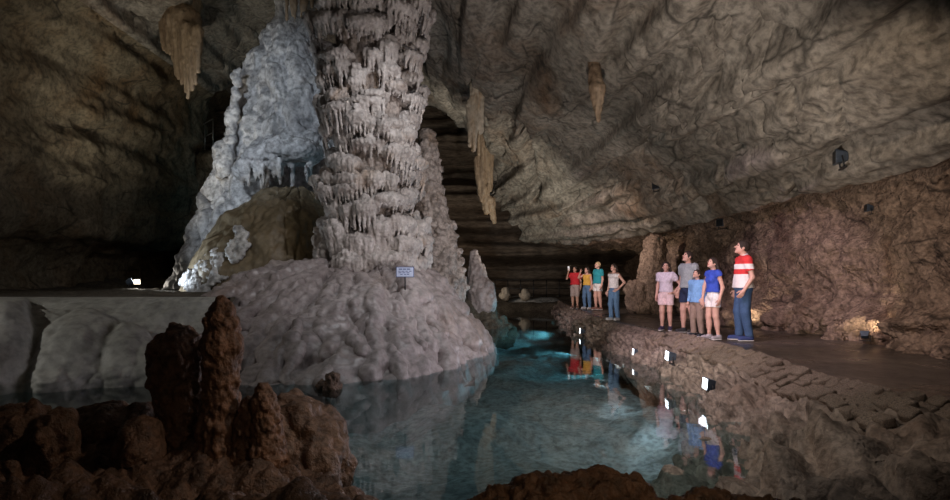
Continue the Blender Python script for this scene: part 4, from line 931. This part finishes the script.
for px, py, d, pw, lab in ((865, 335, 11.0, 60, 'small warm lamp among rocks at the right wall foot'), (746, 326, 14.3, 60, 'small warm lamp at the wall foot behind the striped polo'), (667, 311, 18.6, 90, 'small warm lamp at the wall foot behind the pale pink shorts'), (634, 306, 21.0, 90, 'small warm lamp beside the lumpy rock formation')):
    w = wall_hit(px, py-8, 0, 1.6); p = w+(Vector((0, 0, CZ))-w).normalized()*.55; p.z = .17; flood(lab, p, (w.x, w.y, w.z+.55), .12, WG, pw*.7, (1., .80, .55), 130, 'warm_lens')
for px, py, d, pw, lab, lens in ((137, 288, 19.2, 60, 'bright lamp on the terrace at the foot of the white mass', 'warm_lens'), (43, 287, 20.2, 6, 'tiny lamp on the terrace at the far left', 'warm_lens')):
    p = Vector(P(px, py, d)); p.z = 1.05; flood(lab, p, (p.x+3.0, p.y-2.2, p.z+.5), .18, 'terrace lamps', pw, (1., .93, .80), 120, lens)
p = Vector((-8.35, 14.6, 1.08)); flood('unseen cool lamp lighting the white crust beside the dome', p, (-7.2, 15.6, 1.9), .16, 'terrace lamps', 260, (.82, .92, 1.), 120)  # unseen lamp, placed to brighten the calcite crust
CG = 'dark fixtures on the sloping ceiling'
for px, py, size, lab in ((834, 157, .24, 'large dark lamp fixture high on the right ceiling'), (720, 223, .22, 'dark lamp fixture on the ledge above the girl in blue'), (655, 186, .2, 'small dark lamp fixture left on the sloping ceiling'), (867, 209, .14, 'small grey lamp fixture just under the ledge at right')):
    w = wall_hit(px, py, 1.6, 7); p = w+(Vector((0, 0, CZ))-w).normalized()*size*.7
    flood(lab, p, (-2.3, 13.5, 3.2), size, CG, 0, lens='black')
# underwater lamps that make the far pool glow
UG = 'underwater pool lamps'
for x, y, pw, lab in ((3.2, 24.5, 900, 'underwater lamp at the far right of the pool'), (3.0, 21.0, 800, 'underwater lamp below the far group of visitors'), (2.9, 14.0, 300, 'underwater lamp near the third pool floodlight'), (2.9, 17.6, 620, 'underwater lamp below the farthest pool floodlight')):
    root = tag(empty('underwater_lamp', (x, y, -1.15)), lab, 'lamp', UG)
    rod('body', (0, 0, -.1), (0, 0, .05), .10, M['black'], root, 16); rod('lens', (0, 0, .05), (0, 0, .07), .085, plain('cyan_lens', (.2, .75, .85), .3, 0, .3, .02), root, 16)
    L = spot('lamp_light', (0, 0, .50), (-3, -.4, .05), pw*.26, (.20, .68, .86), 140, .8, .12); L.parent = root

# ------------------------------------------------------------------ sign and railings
def build_sign():
    p = P(405, 272, 12.1); root = tag(empty('sign', p, .08), 'small white information sign with blue lettering on the column base', 'sign')
    bevel_box('panel', (.36, .02, .21), M['signb'], root, bev=.004); bevel_box('face', (.335, .012, .185), M['signw'], root, (0, -.009, 0), bev=.002)
    for z, xs in ((.058, ((-.09, .07), (-.01, .06), (.07, .07))), (.016, ((-.11, .05), (-.04, .06), (.035, .05), (.105, .05))), (-.016, ((-.10, .06), (-.02, .06), (.06, .06))), (-.048, ((-.07, .05), (.0, .04), (.06, .05)))):
        for x, w in xs: bevel_box('text_line', (w, .004, .020 if z > .05 else .013), M['signb'], root, (x, -.016, z), bev=.0008)
    rod('post', (0, .02, -.10), (0, .10, -.45), .014, M['black'], root)
build_sign()
def railing(label, pts, h, posts, mat, group=None):
    o0 = Vector(pts[0]); root = tag(empty('railing', o0), label, 'railing', group)
    for f in (1., .5):
        for a, b in zip(pts[:-1], pts[1:]): rod('rail', Vector(a)-o0+Vector((0, 0, h*f)), Vector(b)-o0+Vector((0, 0, h*f)), .022, mat, root)
    for a, b in zip(pts[:-1], pts[1:]):
        for k in range(posts): q = Vector(a).lerp(Vector(b), k/(posts-1)); rod('post', q-o0, q-o0+Vector((0, 0, h)), .025, mat, root)
railing('dark metal railing at the far end of the pool', [P(495, 297.5, 34), P(572, 297.5, 34)], 1.0, 7, M['black'])
railing('thin metal handrail on the dark upper ledge left of the white mass', [P(197, 154, 26.3), P(213, 146, 25.4)], 1.15, 3, M['steel'])
knobby('rock_shelf', 'dark rock shelf carrying the upper handrail', 'rock', [[(S(195, 168, 26.6), .5), (S(215, 162, 25.6), .5)], [(S(205, 200, 26.4), .9), (S(206, 175, 26.2), .6)], [(S(203, 250, 26.6), 1.1), (S(205, 200, 26.4), .9)]], M['walll'], .07, .2, .15, .5, 40)
for k, (px, py, r, lab) in enumerate(((505, 291, .3, 'small pale rock at the far bank below the railing, left'), (525, 292, .28, 'small pale rock at the far bank below the railing, right'))):
    knobby('boulder', lab, 'boulder', [[(S(px, py+4, 33), r), (S(px, py, 33), r*.7)]], M['pale'], .05, .1, .1, .3, 50+k)
